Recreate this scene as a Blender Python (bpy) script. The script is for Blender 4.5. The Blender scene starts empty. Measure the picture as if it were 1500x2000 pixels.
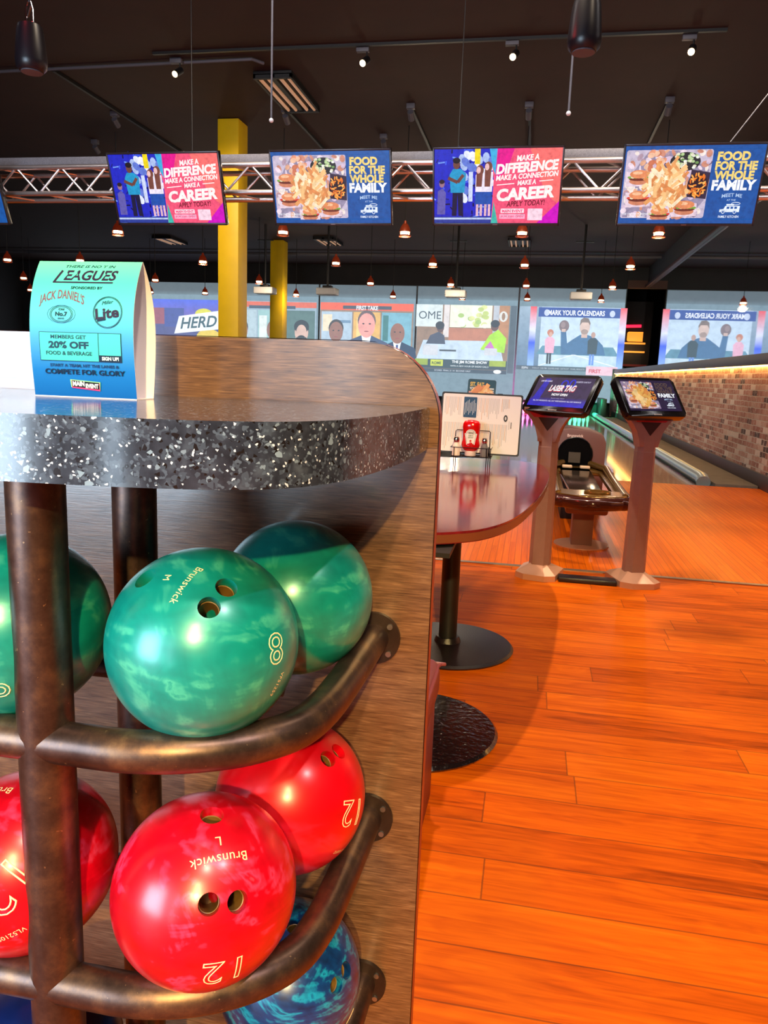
import bpy, bmesh, math, random
from mathutils import Vector, Matrix
PI = math.pi
SC = bpy.context.scene
COL = SC.collection

# ------------------------------------------------------------------ camera
cam_d = bpy.data.cameras.new('camera')
cam = bpy.data.objects.new('camera', cam_d)
COL.objects.link(cam)
R3 = Matrix(((0.981439, -0.068438, 0.179145),
             (0.188352, 0.168356, -0.967564),
             (0.036058, 0.983348, 0.178122)))
cam.matrix_world = Matrix.Translation((0, 0, 1.2)) @ R3.to_4x4()
cam_d.sensor_fit = 'VERTICAL'
cam_d.sensor_height = 24.0
cam_d.lens = 18.0
cam_d.clip_start = 0.02
cam_d.clip_end = 100
SC.camera = cam

# ------------------------------------------------------------------ exposure, world
SC.view_settings.view_transform = 'Standard'
SC.view_settings.look = 'None'
SC.view_settings.gamma = 1.0
SC.view_settings.use_curve_mapping = False
SC.view_settings.exposure = 0.0
w = bpy.data.worlds.new('world')
SC.world = w
w.use_nodes = True
w.node_tree.nodes['Background'].inputs[0].default_value = (0.02, 0.015, 0.015, 1)
w.node_tree.nodes['Background'].inputs[1].default_value = 1.0

# ------------------------------------------------------------------ lights of the room, some added
def look(o, tgt):
    d = Vector(tgt) - o.location
    o.rotation_euler = d.to_track_quat('-Z', 'Y').to_euler()
def area(loc, tgt, sx, sy, power, col):
    l = bpy.data.lights.new('area_light', 'AREA')
    l.shape = 'RECTANGLE'; l.size = sx; l.size_y = sy; l.energy = power; l.color = col
    o = bpy.data.objects.new('area_light', l); COL.objects.link(o)
    o.location = loc; look(o, tgt); return o
def spot(loc, tgt, power, col, deg=90, r=0.05, blend=0.6):
    l = bpy.data.lights.new('spot_light', 'SPOT')
    l.energy = power; l.color = col; l.spot_size = math.radians(deg); l.spot_blend = blend
    l.shadow_soft_size = r
    o = bpy.data.objects.new('spot_light', l); COL.objects.link(o)
    o.location = loc; look(o, tgt); return o
def point(loc, power, col, r=0.1):
    l = bpy.data.lights.new('point_light', 'POINT')
    l.energy = power; l.color = col; l.shadow_soft_size = r
    o = bpy.data.objects.new('point_light', l); COL.objects.link(o); o.location = loc; return o
WARM = (1.0, 0.76, 0.50)
AMB = (1.0, 0.80, 0.58)
YEL = (1.0, 0.70, 0.26)
COOL = (0.62, 0.82, 1.0)
# daylight through the two rear windows
area((-3.35, -2.55, 1.45), (-3.35, 0, 1.4), 2.5, 2.0, 330, COOL)
area((-1.18, -2.55, 1.35), (-1.18, 0, 1.3), 0.24, 2.0, 13, COOL)
# ceiling spots for seating and rack; unseen ones added for rear floor and card
spot((-0.45, 3.75, 4.7), (0.4, 2.9, 0), 540, AMB, 125, 0.045, 0.5)
spot((1.6, 2.4, 4.7), (1.2, 2.4, 0), 90, AMB, 110, 0.25)
spot((1.3, -7.0, 4.6), (-0.3, 1.1, 0.8), 3400, YEL, 20, 0.08)
spot((0.8, -4.4, 4.7), (-0.3, 0.9, 0.8), 700, YEL, 26, 0.08)
spot((2.2, -0.6, 4.6), (-0.5, 1.0, 1.2), 260, (1.0, 0.86, 0.84), 24, 0.05)  # unseen spot added to brighten the open end of the tent card
spot((0.9, -1.6, 4.6), (0.6, -1.2, 0), 420, AMB, 120, 0.1)  # unseen spot added to brighten the floor reflected in the wood panel
spot((1.2, -5.0, 4.7), (1.0, -4.6, 0), 600, AMB, 120, 0.1)  # second unseen spot added for the reflected floor
spot((-2.6, 3.0, 3.6), (-0.1, 3.1, 0.2), 110, (1.0, 0.06, 0.07), 90, 0.2)
spot((1.3, 6.6, 4.8), (1.2, 7.4, 0), 460, AMB, 92, 0.2)
spot((-2.5, 6.2, 4.8), (-1.8, 7.0, 0), 300, AMB, 120, 0.3)
# track spots and the pendants over the lanes
for x in (-4.68, -2.25, -0.5, 1.43):
    spot((x, 9.5, 4.7), (x + 0.3, 14.5, 0.6), 330, WARM, 80, 0.06)
for y in (12.66, 16.15, 19.65, 22.85):
    for x in (1.7, -2.17, -7.15):
        point((x, y, 3.25), 30, WARM, 0.08)
area((1.47, 26.1, 0.62), (1.47, 27.4, 0.1), 1.3, 0.3, 110, (0.02, 1.0, 0.45))
area((-0.26, 26.1, 0.62), (-0.26, 27.4, 0.1), 1.3, 0.3, 110, (1.0, 0.12, 0.62))
area((-1.0, 4.4, 4.7), (-1.0, 7.1, 2.9), 9.0, 0.3, 190, (1.0, 0.92, 0.88))  # unseen area lamp added to brighten the truss

# ------------------------------------------------------------------ colour
def L(c):
    c = c / 255.0
    return c / 12.92 if c <= 0.04045 else ((c + 0.055) / 1.055) ** 2.4
def rgb(r, g, b, a=1.0):
    return (L(r), L(g), L(b), a)

# ------------------------------------------------------------------ materials
def mat(name, col, rough=0.5, metal=0.0, spec=0.5, coat=0.0, emis=None, es=0.0, var=0.0, vs=20.0, bump=0.0, bs=60.0, aniso=None):
    m = bpy.data.materials.new(name); m.use_nodes = True
    nt = m.node_tree; b = nt.nodes['Principled BSDF']
    b.inputs['Base Color'].default_value = col
    b.inputs['Roughness'].default_value = rough
    b.inputs['Metallic'].default_value = metal
    b.inputs['Specular IOR Level'].default_value = spec
    b.inputs['Coat Weight'].default_value = coat
    b.inputs['Coat Roughness'].default_value = 0.1
    if emis:
        b.inputs['Emission Color'].default_value = emis
        b.inputs['Emission Strength'].default_value = es
    if var > 0 or bump > 0:
        tc = nt.nodes.new('ShaderNodeTexCoord')
        n = nt.nodes.new('ShaderNodeTexNoise'); n.inputs['Scale'].default_value = vs; n.inputs['Detail'].default_value = 6
        nt.links.new(tc.outputs['Object'], n.inputs['Vector'])
        if var > 0:
            r = nt.nodes.new('ShaderNodeValToRGB')
            r.color_ramp.elements[0].position = 0.3; r.color_ramp.elements[1].position = 0.7
            r.color_ramp.elements[0].color = tuple(max(0, c * (1 - var)) for c in col[:3]) + (1,)
            r.color_ramp.elements[1].color = tuple(min(1, c * (1 + var)) for c in col[:3]) + (1,)
            nt.links.new(n.outputs['Fac'], r.inputs['Fac']); nt.links.new(r.outputs['Color'], b.inputs['Base Color'])
        if bump > 0:
            n2 = nt.nodes.new('ShaderNodeTexNoise'); n2.inputs['Scale'].default_value = bs; n2.inputs['Detail'].default_value = 4
            nt.links.new(tc.outputs['Object'], n2.inputs['Vector'])
            bp = nt.nodes.new('ShaderNodeBump'); bp.inputs['Strength'].default_value = bump; bp.inputs['Distance'].default_value = 0.01
            nt.links.new(n2.outputs['Fac'], bp.inputs['Height']); nt.links.new(bp.outputs['Normal'], b.inputs['Normal'])
    return m

class NT:
    def __init__(s, m): s.t = m.node_tree; s.b = s.t.nodes['Principled BSDF']
    def n(s, ty, **k):
        x = s.t.nodes.new(ty)
        for a, v in k.items(): setattr(x, a, v)
        return x
    def l(s, a, b): s.t.links.new(a, b)
    def math(s, op, a, b=None):
        x = s.t.nodes.new('ShaderNodeMath'); x.operation = op
        for i, v in ((0, a), (1, b)):
            if v is None: continue
            if isinstance(v, (int, float)): x.inputs[i].default_value = v
            else: s.l(v, x.inputs[i])
        return x.outputs[0]
    def comb(s, x, y, z):
        c = s.t.nodes.new('ShaderNodeCombineXYZ')
        for i, v in enumerate((x, y, z)):
            if isinstance(v, (int, float)): c.inputs[i].default_value = v
            else: s.l(v, c.inputs[i])
        return c.outputs[0]
    def ramp(s, fac, stops, interp='LINEAR'):
        r = s.t.nodes.new('ShaderNodeValToRGB'); r.color_ramp.interpolation = interp
        while len(r.color_ramp.elements) < len(stops): r.color_ramp.elements.new(0.5)
        for e, (p, c) in zip(r.color_ramp.elements, stops): e.position = p; e.color = c
        s.l(fac, r.inputs['Fac']); return r.outputs['Color']
    def mix(s, fac, a, b, mode='MIX'):
        x = s.t.nodes.new('ShaderNodeMix'); x.data_type = 'RGBA'; x.blend_type = mode
        if isinstance(fac, (int, float)): x.inputs[0].default_value = fac
        else: s.l(fac, x.inputs[0])
        for i, v in ((6, a), (7, b)):
            if isinstance(v, tuple): x.inputs[i].default_value = v
            else: s.l(v, x.inputs[i])
        return x.outputs[2]

def planks_mat(name, pw, pl, oy, ox, along, stops, rough, grain=(1.2, 30.0), seam=(0.05, 0.02, 0.01, 1), seamw=0.006, tone=0.5):
    """boards of width pw and length pl; along='X' or 'Y'"""
    m = mat(name, (0.5, 0.2, 0.05, 1), rough, spec=0.08); k = NT(m)
    tc = k.n('ShaderNodeTexCoord'); sp = k.n('ShaderNodeSeparateXYZ'); k.l(tc.outputs['Object'], sp.inputs[0])
    u, v = (sp.outputs[0], sp.outputs[1]) if along == 'X' else (sp.outputs[1], sp.outputs[0])
    vr = k.math('DIVIDE', k.math('SUBTRACT', v, oy), pw)
    row = k.math('FLOOR', vr)
    wn = k.n('ShaderNodeTexWhiteNoise', noise_dimensions='1D'); k.l(k.math('ADD', row, 11.3), wn.inputs['W'])
    ur = k.math('ADD', k.math('DIVIDE', k.math('SUBTRACT', u, ox), pl), wn.outputs['Value'])
    cid = k.math('FLOOR', ur)
    wn2 = k.n('ShaderNodeTexWhiteNoise', noise_dimensions='3D'); k.l(k.comb(row, cid, 3.0), wn2.inputs['Vector'])
    # grain
    off = k.math('MULTIPLY', wn2.outputs['Value'], 37.0)
    gv = k.comb(k.math('ADD', k.math('MULTIPLY', u, grain[0]), off), k.math('ADD', k.math('MULTIPLY', v, grain[1]), off), off)
    no = k.n('ShaderNodeTexNoise'); no.inputs['Scale'].default_value = 1.0; no.inputs['Detail'].default_value = 8; no.inputs['Distortion'].default_value = 1.1; no.inputs['Roughness'].default_value = 0.62
    k.l(gv, no.inputs['Vector'])
    gv2 = k.comb(k.math('ADD', k.math('MULTIPLY', u, grain[0] * 0.8), off), k.math('ADD', k.math('MULTIPLY', v, grain[1] * 0.22), off), off)
    no2 = k.n('ShaderNodeTexNoise'); no2.inputs['Scale'].default_value = 1.0; no2.inputs['Detail'].default_value = 3; no2.inputs['Distortion'].default_value = 0.8
    k.l(gv2, no2.inputs['Vector'])
    # cathedral rings
    wr = k.math('SINE', k.math('MULTIPLY', no2.outputs['Fac'], 60.0))
    g = k.math('ADD', k.math('MULTIPLY', no.outputs['Fac'], 0.62), k.math('MULTIPLY', no2.outputs['Fac'], 0.32))
    g = k.math('ADD', g, k.math('MULTIPLY', wr, 0.022))
    g = k.math('ADD', g, k.math('MULTIPLY', k.math('SUBTRACT', wn2.outputs['Value'], 0.5), tone * 0.35))
    c = k.ramp(g, stops)
    # seams
    fv = k.math('FRACT', vr); fu = k.math('FRACT', ur)
    dv = k.math('MINIMUM', fv, k.math('SUBTRACT', 1.0, fv)); du = k.math('MINIMUM', fu, k.math('SUBTRACT', 1.0, fu))
    s1 = k.math('LESS_THAN', dv, seamw / pw * 0.5); s2 = k.math('LESS_THAN', du, seamw / pl * 0.5)
    sm = k.math('MULTIPLY', k.math('MAXIMUM', s1, s2), 0.55)
    c = k.mix(sm, c, seam)
    k.l(c, k.b.inputs['Base Color'])
    return m

M = {}
M['floor'] = planks_mat('floor_planks', 0.159, 1.22, 1.624, 0.12, 'X',
    [(0.26, rgb(132, 50, 2)), (0.42, rgb(190, 80, 4)), (0.56, rgb(212, 98, 6)), (0.76, rgb(228, 124, 20))], 0.45, (2.0, 34.0), seamw=0.004)
M['approach'] = planks_mat('approach_boards', 0.042, 2.4, 0.0, 0.0, 'Y',
    [(0.25, rgb(180, 76, 4)), (0.5, rgb(208, 94, 6)), (0.75, rgb(222, 114, 16))], 0.25, (1.0, 60.0), seamw=0.003, tone=0.35)
M['lane'] = planks_mat('lane_boards', 0.027, 3.0, 0.0, 0.0, 'Y',
    [(0.25, rgb(120, 92, 70)), (0.5, rgb(150, 118, 92)), (0.75, rgb(170, 138, 110))], 0.07, (0.6, 60.0), seamw=0.0015, tone=0.2)
M['ceiling'] = mat('ceiling_paint', rgb(48, 21, 16), 0.8, var=0.12, vs=3)
M['dark'] = mat('dark_wall_paint', rgb(40, 40, 44), 0.7, var=0.1, vs=3)
M['black'] = mat('matte_black', rgb(16, 15, 17), 0.5)
M['blackgloss'] = mat('gloss_black', rgb(12, 10, 12), 0.18)
M['capdark'] = mat('dark_grey_cap', rgb(78, 74, 84), 0.45)
M['base'] = mat('dark_baseboard', rgb(70, 56, 60), 0.5)
M['yellow'] = mat('yellow_column_paint', rgb(236, 196, 10), 0.5, var=0.05, vs=4)
M['alu'] = mat('truss_aluminium', rgb(225, 215, 215), 0.3, 0.9, var=0.06, vs=8)
M['steelstrip'] = mat('steel_strip', rgb(170, 150, 130), 0.35, 0.8)
M['greymesh'] = mat('perforated_grey', rgb(110, 108, 116), 0.6, var=0.3, vs=160)
M['white'] = mat('white_plastic', rgb(225, 228, 232), 0.4)
M['cord'] = mat('black_cord', rgb(20, 16, 16), 0.6)
M['greypaint'] = mat('grey_hardware', rgb(86, 84, 92), 0.5)
M['bulb'] = mat('lit_bulb', (1, 0.8, 0.5, 1), 0.5, emis=(1.0, 0.72, 0.38, 1), es=9)
M['tube'] = mat('dim_tube', rgb(220, 190, 170), 0.3, emis=rgb(255, 190, 140), es=0.22)
M['shadecopper'] = mat('copper_brown_shade', rgb(120, 52, 30), 0.3, 0.3, emis=rgb(255, 70, 20), es=0.06)
M['mirror'] = mat('mirror_glass', (0.82, 0.84, 0.88, 1), 0.02, 1.0)
M['redneon'] = mat('red_neon', (1, 0.02, 0.05, 1), 0.4, emis=(1.0, 0.01, 0.04, 1), es=3)
M['amberglow'] = mat('amber_lit_shelf', rgb(255, 170, 60), 0.4, emis=rgb(255, 165, 60), es=0.9)
M['bronze'] = mat('kiosk_bronze', rgb(150, 114, 106), 0.42, 0.25, var=0.05, vs=30, bump=0.03, bs=400)
M['footbronze'] = mat('foot_bronze', rgb(196, 146, 120), 0.4, 0.3)
M['crimson'] = mat('crimson_inset', rgb(170, 30, 44), 0.35)
M['retbrown'] = mat('return_hood_brown', rgb(120, 84, 76), 0.45, 0.1)
M['traygold'] = mat('tray_olive_gold', rgb(128, 92, 42), 0.16, 0.55)
M['tablebase'] = mat('table_base_black', rgb(26, 20, 26), 0.3, bump=0.15, bs=260)
M['tablebase2'] = mat('glossy_flecked_black', rgb(22, 16, 22), 0.12, coat=0.6, bump=0.5, bs=45)
M['tableedge'] = mat('table_edge', rgb(120, 66, 44), 0.3)
M['booth'] = mat('maroon_vinyl', rgb(126, 60, 66), 0.42, bump=0.05, bs=300)
M['edgeband'] = mat('red_brown_edge_band', rgb(140, 52, 44), 0.35)
M['ketchup'] = mat('ketchup_red', rgb(205, 8, 14), 0.16, coat=0.5)
M['cap_pinkwhite'] = mat('off_white_cap', rgb(236, 214, 214), 0.4)
M['wire'] = mat('black_wire', rgb(40, 36, 42), 0.35, 0.6)
M['chrome'] = mat('chrome', rgb(220, 215, 215), 0.12, 1.0)
M['salt'] = mat('salt', rgb(240, 222, 214), 0.6)
M['pepper'] = mat('pepper', rgb(110, 104, 108), 0.7, var=0.6, vs=400)
M['paper'] = mat('white_card', rgb(236, 228, 234), 0.6)
M['pin'] = mat('pin_white', rgb(235, 235, 235), 0.25, coat=0.5)
M['gold'] = mat('ball_engraving_cream', rgb(240, 226, 176), 0.5)
M['goldy'] = mat('ball_engraving_yellow', rgb(226, 196, 40), 0.5)
M['insert'] = mat('finger_insert_amber', rgb(120, 88, 40), 0.4)
M['holedark'] = mat('hole_inner', rgb(60, 44, 24), 0.5)
M['flange'] = mat('dark_flange', rgb(56, 44, 40), 0.4, 0.6, var=0.2, vs=40)
M['screw'] = mat('steel_screw', rgb(150, 150, 155), 0.3, 0.9)
M['gutter'] = mat('gutter_grey', rgb(90, 110, 120), 0.15, 0.3)
M['silver'] = mat('silver_rail', rgb(168, 186, 196), 0.25, 0.35)
M['carpet'] = mat('kickback_grey', rgb(96, 88, 82), 0.7, var=0.15, vs=10)
M['speaker'] = mat('speaker_black', rgb(24, 22, 28), 0.35)
M['maskblack'] = mat('pinsetter_black', rgb(10, 12, 12), 0.5)

# table laminate, maroon with fine grain
def laminate():
    m = mat('maroon_table_laminate', rgb(96, 30, 38), 0.12, coat=0.3); k = NT(m)
    tc = k.n('ShaderNodeTexCoord'); mp = k.n('ShaderNodeMapping'); mp.inputs['Scale'].default_value = (40, 4, 4); k.l(tc.outputs['Object'], mp.inputs[0])
    n = k.n('ShaderNodeTexNoise'); n.inputs['Scale'].default_value = 1.5; n.inputs['Detail'].default_value = 6; k.l(mp.outputs[0], n.inputs['Vector'])
    k.l(k.ramp(n.outputs['Fac'], [(0.3, rgb(96, 14, 26)), (0.7, rgb(126, 28, 40))]), k.b.inputs['Base Color'])
    return m
M['laminate'] = laminate()

# wood panel behind the rack: horizontal fine grain with figure
def panel_wood():
    m = mat('wood_panel_laminate', rgb(120, 90, 70), 0.3, spec=0.6, coat=0.75); k = NT(m)
    tc = k.n('ShaderNodeTexCoord'); mp = k.n('ShaderNodeMapping'); mp.inputs['Scale'].default_value = (5.0, 5.0, 30.0); k.l(tc.outputs['Object'], mp.inputs[0])
    n = k.n('ShaderNodeTexNoise'); n.inputs['Scale'].default_value = 1.6; n.inputs['Detail'].default_value = 7; n.inputs['Distortion'].default_value = 1.6; k.l(mp.outputs[0], n.inputs['Vector'])
    mp2 = k.n('ShaderNodeMapping'); mp2.inputs['Scale'].default_value = (14.0, 14.0, 240.0); k.l(tc.outputs['Object'], mp2.inputs[0])
    n2 = k.n('ShaderNodeTexNoise'); n2.inputs['Scale'].default_value = 1.8; n2.inputs['Detail'].default_value = 4; n2.inputs['Distortion'].default_value = 0.6; k.l(mp2.outputs[0], n2.inputs['Vector'])
    g = k.math('ADD', k.math('MULTIPLY', n.outputs['Fac'], 0.4), k.math('MULTIPLY', n2.outputs['Fac'], 0.6))
    c = k.ramp(g, [(0.32, rgb(64, 42, 28)), (0.46, rgb(98, 70, 50)), (0.56, rgb(116, 84, 60)), (0.7, rgb(142, 108, 80))])
    k.l(c, k.b.inputs['Base Color'])
    k.b.inputs['Coat Roughness'].default_value = 0.17; k.b.inputs['Coat IOR'].default_value = 1.55
    bp = k.n('ShaderNodeBump'); bp.inputs['Strength'].default_value = 0.06; bp.inputs['Distance'].default_value = 0.004; k.l(n2.outputs['Fac'], bp.inputs['Height']); k.l(bp.outputs[0], k.b.inputs['Normal'])
    return m
M['panel'] = panel_wood()

# dark terrazzo with glass chips
def terrazzo():
    m = mat('grey_terrazzo', rgb(70, 74, 80), 0.15, spec=0.5, coat=0.3); k = NT(m)
    tc = k.n('ShaderNodeTexCoord')
    n = k.n('ShaderNodeTexNoise'); n.inputs['Scale'].default_value = 60; n.inputs['Detail'].default_value = 5; k.l(tc.outputs['Object'], n.inputs['Vector'])
    base = k.ramp(n.outputs['Fac'], [(0.3, rgb(32, 36, 46)), (0.55, rgb(48, 54, 68)), (0.75, rgb(72, 82, 98))])
    dn = k.n('ShaderNodeTexNoise'); dn.inputs['Scale'].default_value = 45; k.l(tc.outputs['Object'], dn.inputs['Vector'])
    vv = k.n('ShaderNodeVectorMath', operation='ADD'); k.l(tc.outputs['Object'], vv.inputs[0])
    sc = k.n('ShaderNodeVectorMath', operation='SCALE'); sc.inputs['Scale'].default_value = 0.005; k.l(dn.outputs['Color'], sc.inputs[0]); k.l(sc.outputs[0], vv.inputs[1])
    c = base
    for scale, col, pick in ((330, rgb(26, 24, 26), 0.93), (210, rgb(62, 72, 88), 0.84), (400, rgb(74, 86, 104), 0.88), (300, rgb(112, 130, 150), 0.975), (190, rgb(28, 26, 30), 0.97), (520, rgb(196, 208, 226), 0.974), (180, rgb(124, 146, 168), 0.99)):
        v = k.n('ShaderNodeTexVoronoi'); v.inputs['Scale'].default_value = scale; k.l(vv.outputs[0], v.inputs['Vector'])
        s = k.n('ShaderNodeSeparateColor'); k.l(v.outputs['Color'], s.inputs[0])
        c = k.mix(k.math('GREATER_THAN', s.outputs[0], pick), c, col)
    k.l(c, k.b.inputs['Base Color'])
    return m
M['terrazzo'] = terrazzo()

# aged bronze pipe
def pipe():
    m = mat('aged_bronze_pipe', rgb(96, 70, 56), 0.3, 0.85); k = NT(m)
    tc = k.n('ShaderNodeTexCoord')
    n = k.n('ShaderNodeTexNoise'); n.inputs['Scale'].default_value = 14; n.inputs['Detail'].default_value = 8; n.inputs['Roughness'].default_value = 0.7; k.l(tc.outputs['Object'], n.inputs['Vector'])
    c = k.ramp(n.outputs['Fac'], [(0.30, rgb(62, 50, 48)), (0.5, rgb(92, 74, 68)), (0.64, rgb(124, 96, 76)), (0.78, rgb(160, 128, 92))])
    n2 = k.n('ShaderNodeTexNoise'); n2.inputs['Scale'].default_value = 160; n2.inputs['Detail'].default_value = 4; k.l(tc.outputs['Object'], n2.inputs['Vector'])
    f = k.math('MULTIPLY', k.math('GREATER_THAN', n2.outputs['Fac'], 0.72), 0.5)
    c = k.mix(f, c, rgb(196, 160, 120)); k.l(c, k.b.inputs['Base Color'])
    k.l(k.math('ADD', k.math('MULTIPLY', n.outputs['Fac'], 0.3), 0.22), k.b.inputs['Roughness'])
    return m
M['pipe'] = pipe()

# pearl swirl ball resin
def ball_mat(name, cols, seed, sc=7.0, dist=2.2, rough=0.32):
    m = mat(name, cols[1], rough, 0.15, coat=0.45); k = NT(m); k.b.inputs['Coat Roughness'].default_value = 0.22
    tc = k.n('ShaderNodeTexCoord'); mp = k.n('ShaderNodeMapping'); mp.inputs['Location'].default_value = (seed, seed * 2.3, 0); k.l(tc.outputs['Object'], mp.inputs[0])
    n = k.n('ShaderNodeTexNoise'); n.inputs['Scale'].default_value = sc; n.inputs['Detail'].default_value = 4; n.inputs['Distortion'].default_value = dist; k.l(mp.outputs[0], n.inputs['Vector'])
    n2 = k.n('ShaderNodeTexNoise'); n2.inputs['Scale'].default_value = sc * 2.4; n2.inputs['Detail'].default_value = 3; n2.inputs['Distortion'].default_value = dist * 1.7; k.l(mp.outputs[0], n2.inputs['Vector'])
    mp3 = k.n('ShaderNodeMapping'); mp3.inputs['Scale'].default_value = (1.0, 1.0, 3.0); mp3.inputs['Rotation'].default_value = (seed, 0.7 * seed, 0.3); k.l(mp.outputs[0], mp3.inputs[0])
    n3 = k.n('ShaderNodeTexNoise'); n3.inputs['Scale'].default_value = sc * 0.9; n3.inputs['Detail'].default_value = 2; n3.inputs['Distortion'].default_value = dist * 1.3; k.l(mp3.outputs[0], n3.inputs['Vector'])
    g = k.math('ADD', k.math('ADD', k.math('MULTIPLY', n.outputs['Fac'], 0.45), k.math('MULTIPLY', n2.outputs['Fac'], 0.2)), k.math('MULTIPLY', n3.outputs['Fac'], 0.35))
    k.l(k.ramp(g, [(0.36, cols[0]), (0.52, cols[1]), (0.585, cols[2]), (0.62, cols[1]), (0.70, cols[3])]), k.b.inputs['Base Color'])
    return m
M['ball_teal'] = ball_mat('green_pearl_resin', (rgb(4, 126, 120), rgb(12, 148, 138), rgb(64, 182, 158), rgb(104, 204, 170)), 1.3, 5.0, 2.6)
M['ball_red'] = ball_mat('red_pearl_resin', (rgb(186, 0, 20), rgb(214, 4, 34), rgb(228, 60, 104), rgb(236, 100, 138)), 4.1, 6.5, 2.4)
M['ball_red2'] = ball_mat('deep_red_resin', (rgb(200, 0, 16), rgb(226, 4, 26), rgb(232, 30, 60), rgb(236, 60, 90)), 7.7, 4.0, 1.4)
M['ball_blue'] = ball_mat('blue_pearl_resin', (rgb(8, 22, 60), rgb(10, 60, 120), rgb(20, 150, 190), rgb(60, 190, 215)), 2.2, 6.0, 3.5)
M['ball_navy'] = ball_mat('navy_resin', (rgb(2, 18, 66), rgb(4, 28, 92), rgb(6, 36, 110), rgb(10, 44, 120)), 9.0, 4.0, 1.2)

# brick
def brick():
    m = mat('old_red_brick', rgb(150, 90, 76), 0.8); k = NT(m)
    tc = k.n('ShaderNodeTexCoord'); sp = k.n('ShaderNodeSeparateXYZ'); k.l(tc.outputs['Object'], sp.inputs[0])
    nw = k.n('ShaderNodeTexNoise'); nw.inputs['Scale'].default_value = 9; k.l(tc.outputs['Object'], nw.inputs['Vector'])
    wob = k.math('MULTIPLY', k.math('SUBTRACT', nw.outputs['Fac'], 0.5), 0.02)
    v = k.comb(sp.outputs[1], k.math('ADD', sp.outputs[2], wob), 0.0)
    bt = k.n('ShaderNodeTexBrick'); bt.inputs['Scale'].default_value = 1.0
    bt.inputs['Brick Width'].default_value = 0.215; bt.inputs['Row Height'].default_value = 0.072; bt.inputs['Mortar Size'].default_value = 0.006
    bt.inputs['Mortar Smooth'].default_value = 0.2; bt.inputs['Bias'].default_value = 0.0
    bt.inputs['Color1'].default_value = rgb(120, 60, 50); bt.inputs['Color2'].default_value = rgb(176, 120, 100); bt.inputs['Mortar'].default_value = rgb(160, 146, 134)
    k.l(v, bt.inputs['Vector'])
    row = k.math('FLOOR', k.math('DIVIDE', sp.outputs[2], 0.072))
    wn = k.n('ShaderNodeTexWhiteNoise', noise_dimensions='2D')
    k.l(k.comb(k.math('FLOOR', k.math('ADD', k.math('DIVIDE', sp.outputs[1], 0.215), k.math('MULTIPLY', k.math('MODULO', row, 2.0), 0.5))), row, 0.0), wn.inputs['Vector'])
    tint = k.ramp(wn.outputs['Value'], [(0.0, rgb(84, 70, 74)), (0.12, rgb(160, 108, 98)), (0.45, rgb(178, 126, 114)), (0.8, rgb(192, 150, 136)), (1.0, rgb(222, 204, 196))])
    n = k.n('ShaderNodeTexNoise'); n.inputs['Scale'].default_value = 26; n.inputs['Detail'].default_value = 5; k.l(tc.outputs['Object'], n.inputs['Vector'])
    c = k.mix(bt.outputs['Fac'], tint, rgb(196, 184, 176))
    spl = k.math('GREATER_THAN', n.outputs['Fac'], 0.62)
    c = k.mix(k.math('MULTIPLY', spl, 0.5), c, rgb(216, 200, 190)); k.l(c, k.b.inputs['Base Color'])
    bp = k.n('ShaderNodeBump'); bp.inputs['Strength'].default_value = 0.6; bp.inputs['Distance'].default_value = 0.01; bp.invert = True
    k.l(bt.outputs['Fac'], bp.inputs['Height']); k.l(bp.outputs[0], k.b.inputs['Normal'])
    return m
M['brick'] = brick()

def attr_mat(name, strength=0.0, rough=0.4, spec=0.4, nscale=30.0, namt=0.35, wash=0.0):
    m = mat(name, (0.5, 0.5, 0.5, 1), rough, spec=spec); k = NT(m)
    a = k.n('ShaderNodeVertexColor'); a.layer_name = 'Col'
    if strength > 0:
        k.b.inputs['Base Color'].default_value = (0.01, 0.01, 0.01, 1)
        tc = k.n('ShaderNodeTexCoord')
        n = k.n('ShaderNodeTexNoise'); n.inputs['Scale'].default_value = nscale; n.inputs['Detail'].default_value = 5; n.inputs['Roughness'].default_value = 0.65; k.l(tc.outputs['Object'], n.inputs['Vector'])
        c = k.mix(namt, a.outputs['Color'], k.ramp(n.outputs['Fac'], [(0.3, (0.25, 0.25, 0.28, 1)), (0.5, (1, 1, 1, 1)), (0.7, (1.5, 1.45, 1.4, 1))]), 'MULTIPLY')
        if wash: c = k.mix(wash, c, rgb(150, 172, 186))
        k.l(c, k.b.inputs['Emission Color']); k.b.inputs['Emission Strength'].default_value = strength
    else:
        k.l(a.outputs['Color'], k.b.inputs['Base Color'])
    return m
M['tvpic'] = attr_mat('lit_tv_picture', 1.1, 0.25)
M['kiospic'] = attr_mat('lit_kiosk_picture', 0.9, 0.15)
M['projpic'] = attr_mat('projected_picture', 1.45, 0.9, 0.1, 4.0, 0.25, 0.25)
M['print'] = attr_mat('printed_card', 0.0, 0.5, 0.15)
M['printmatte'] = attr_mat('printed_paper', 0.0, 0.6)

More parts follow.
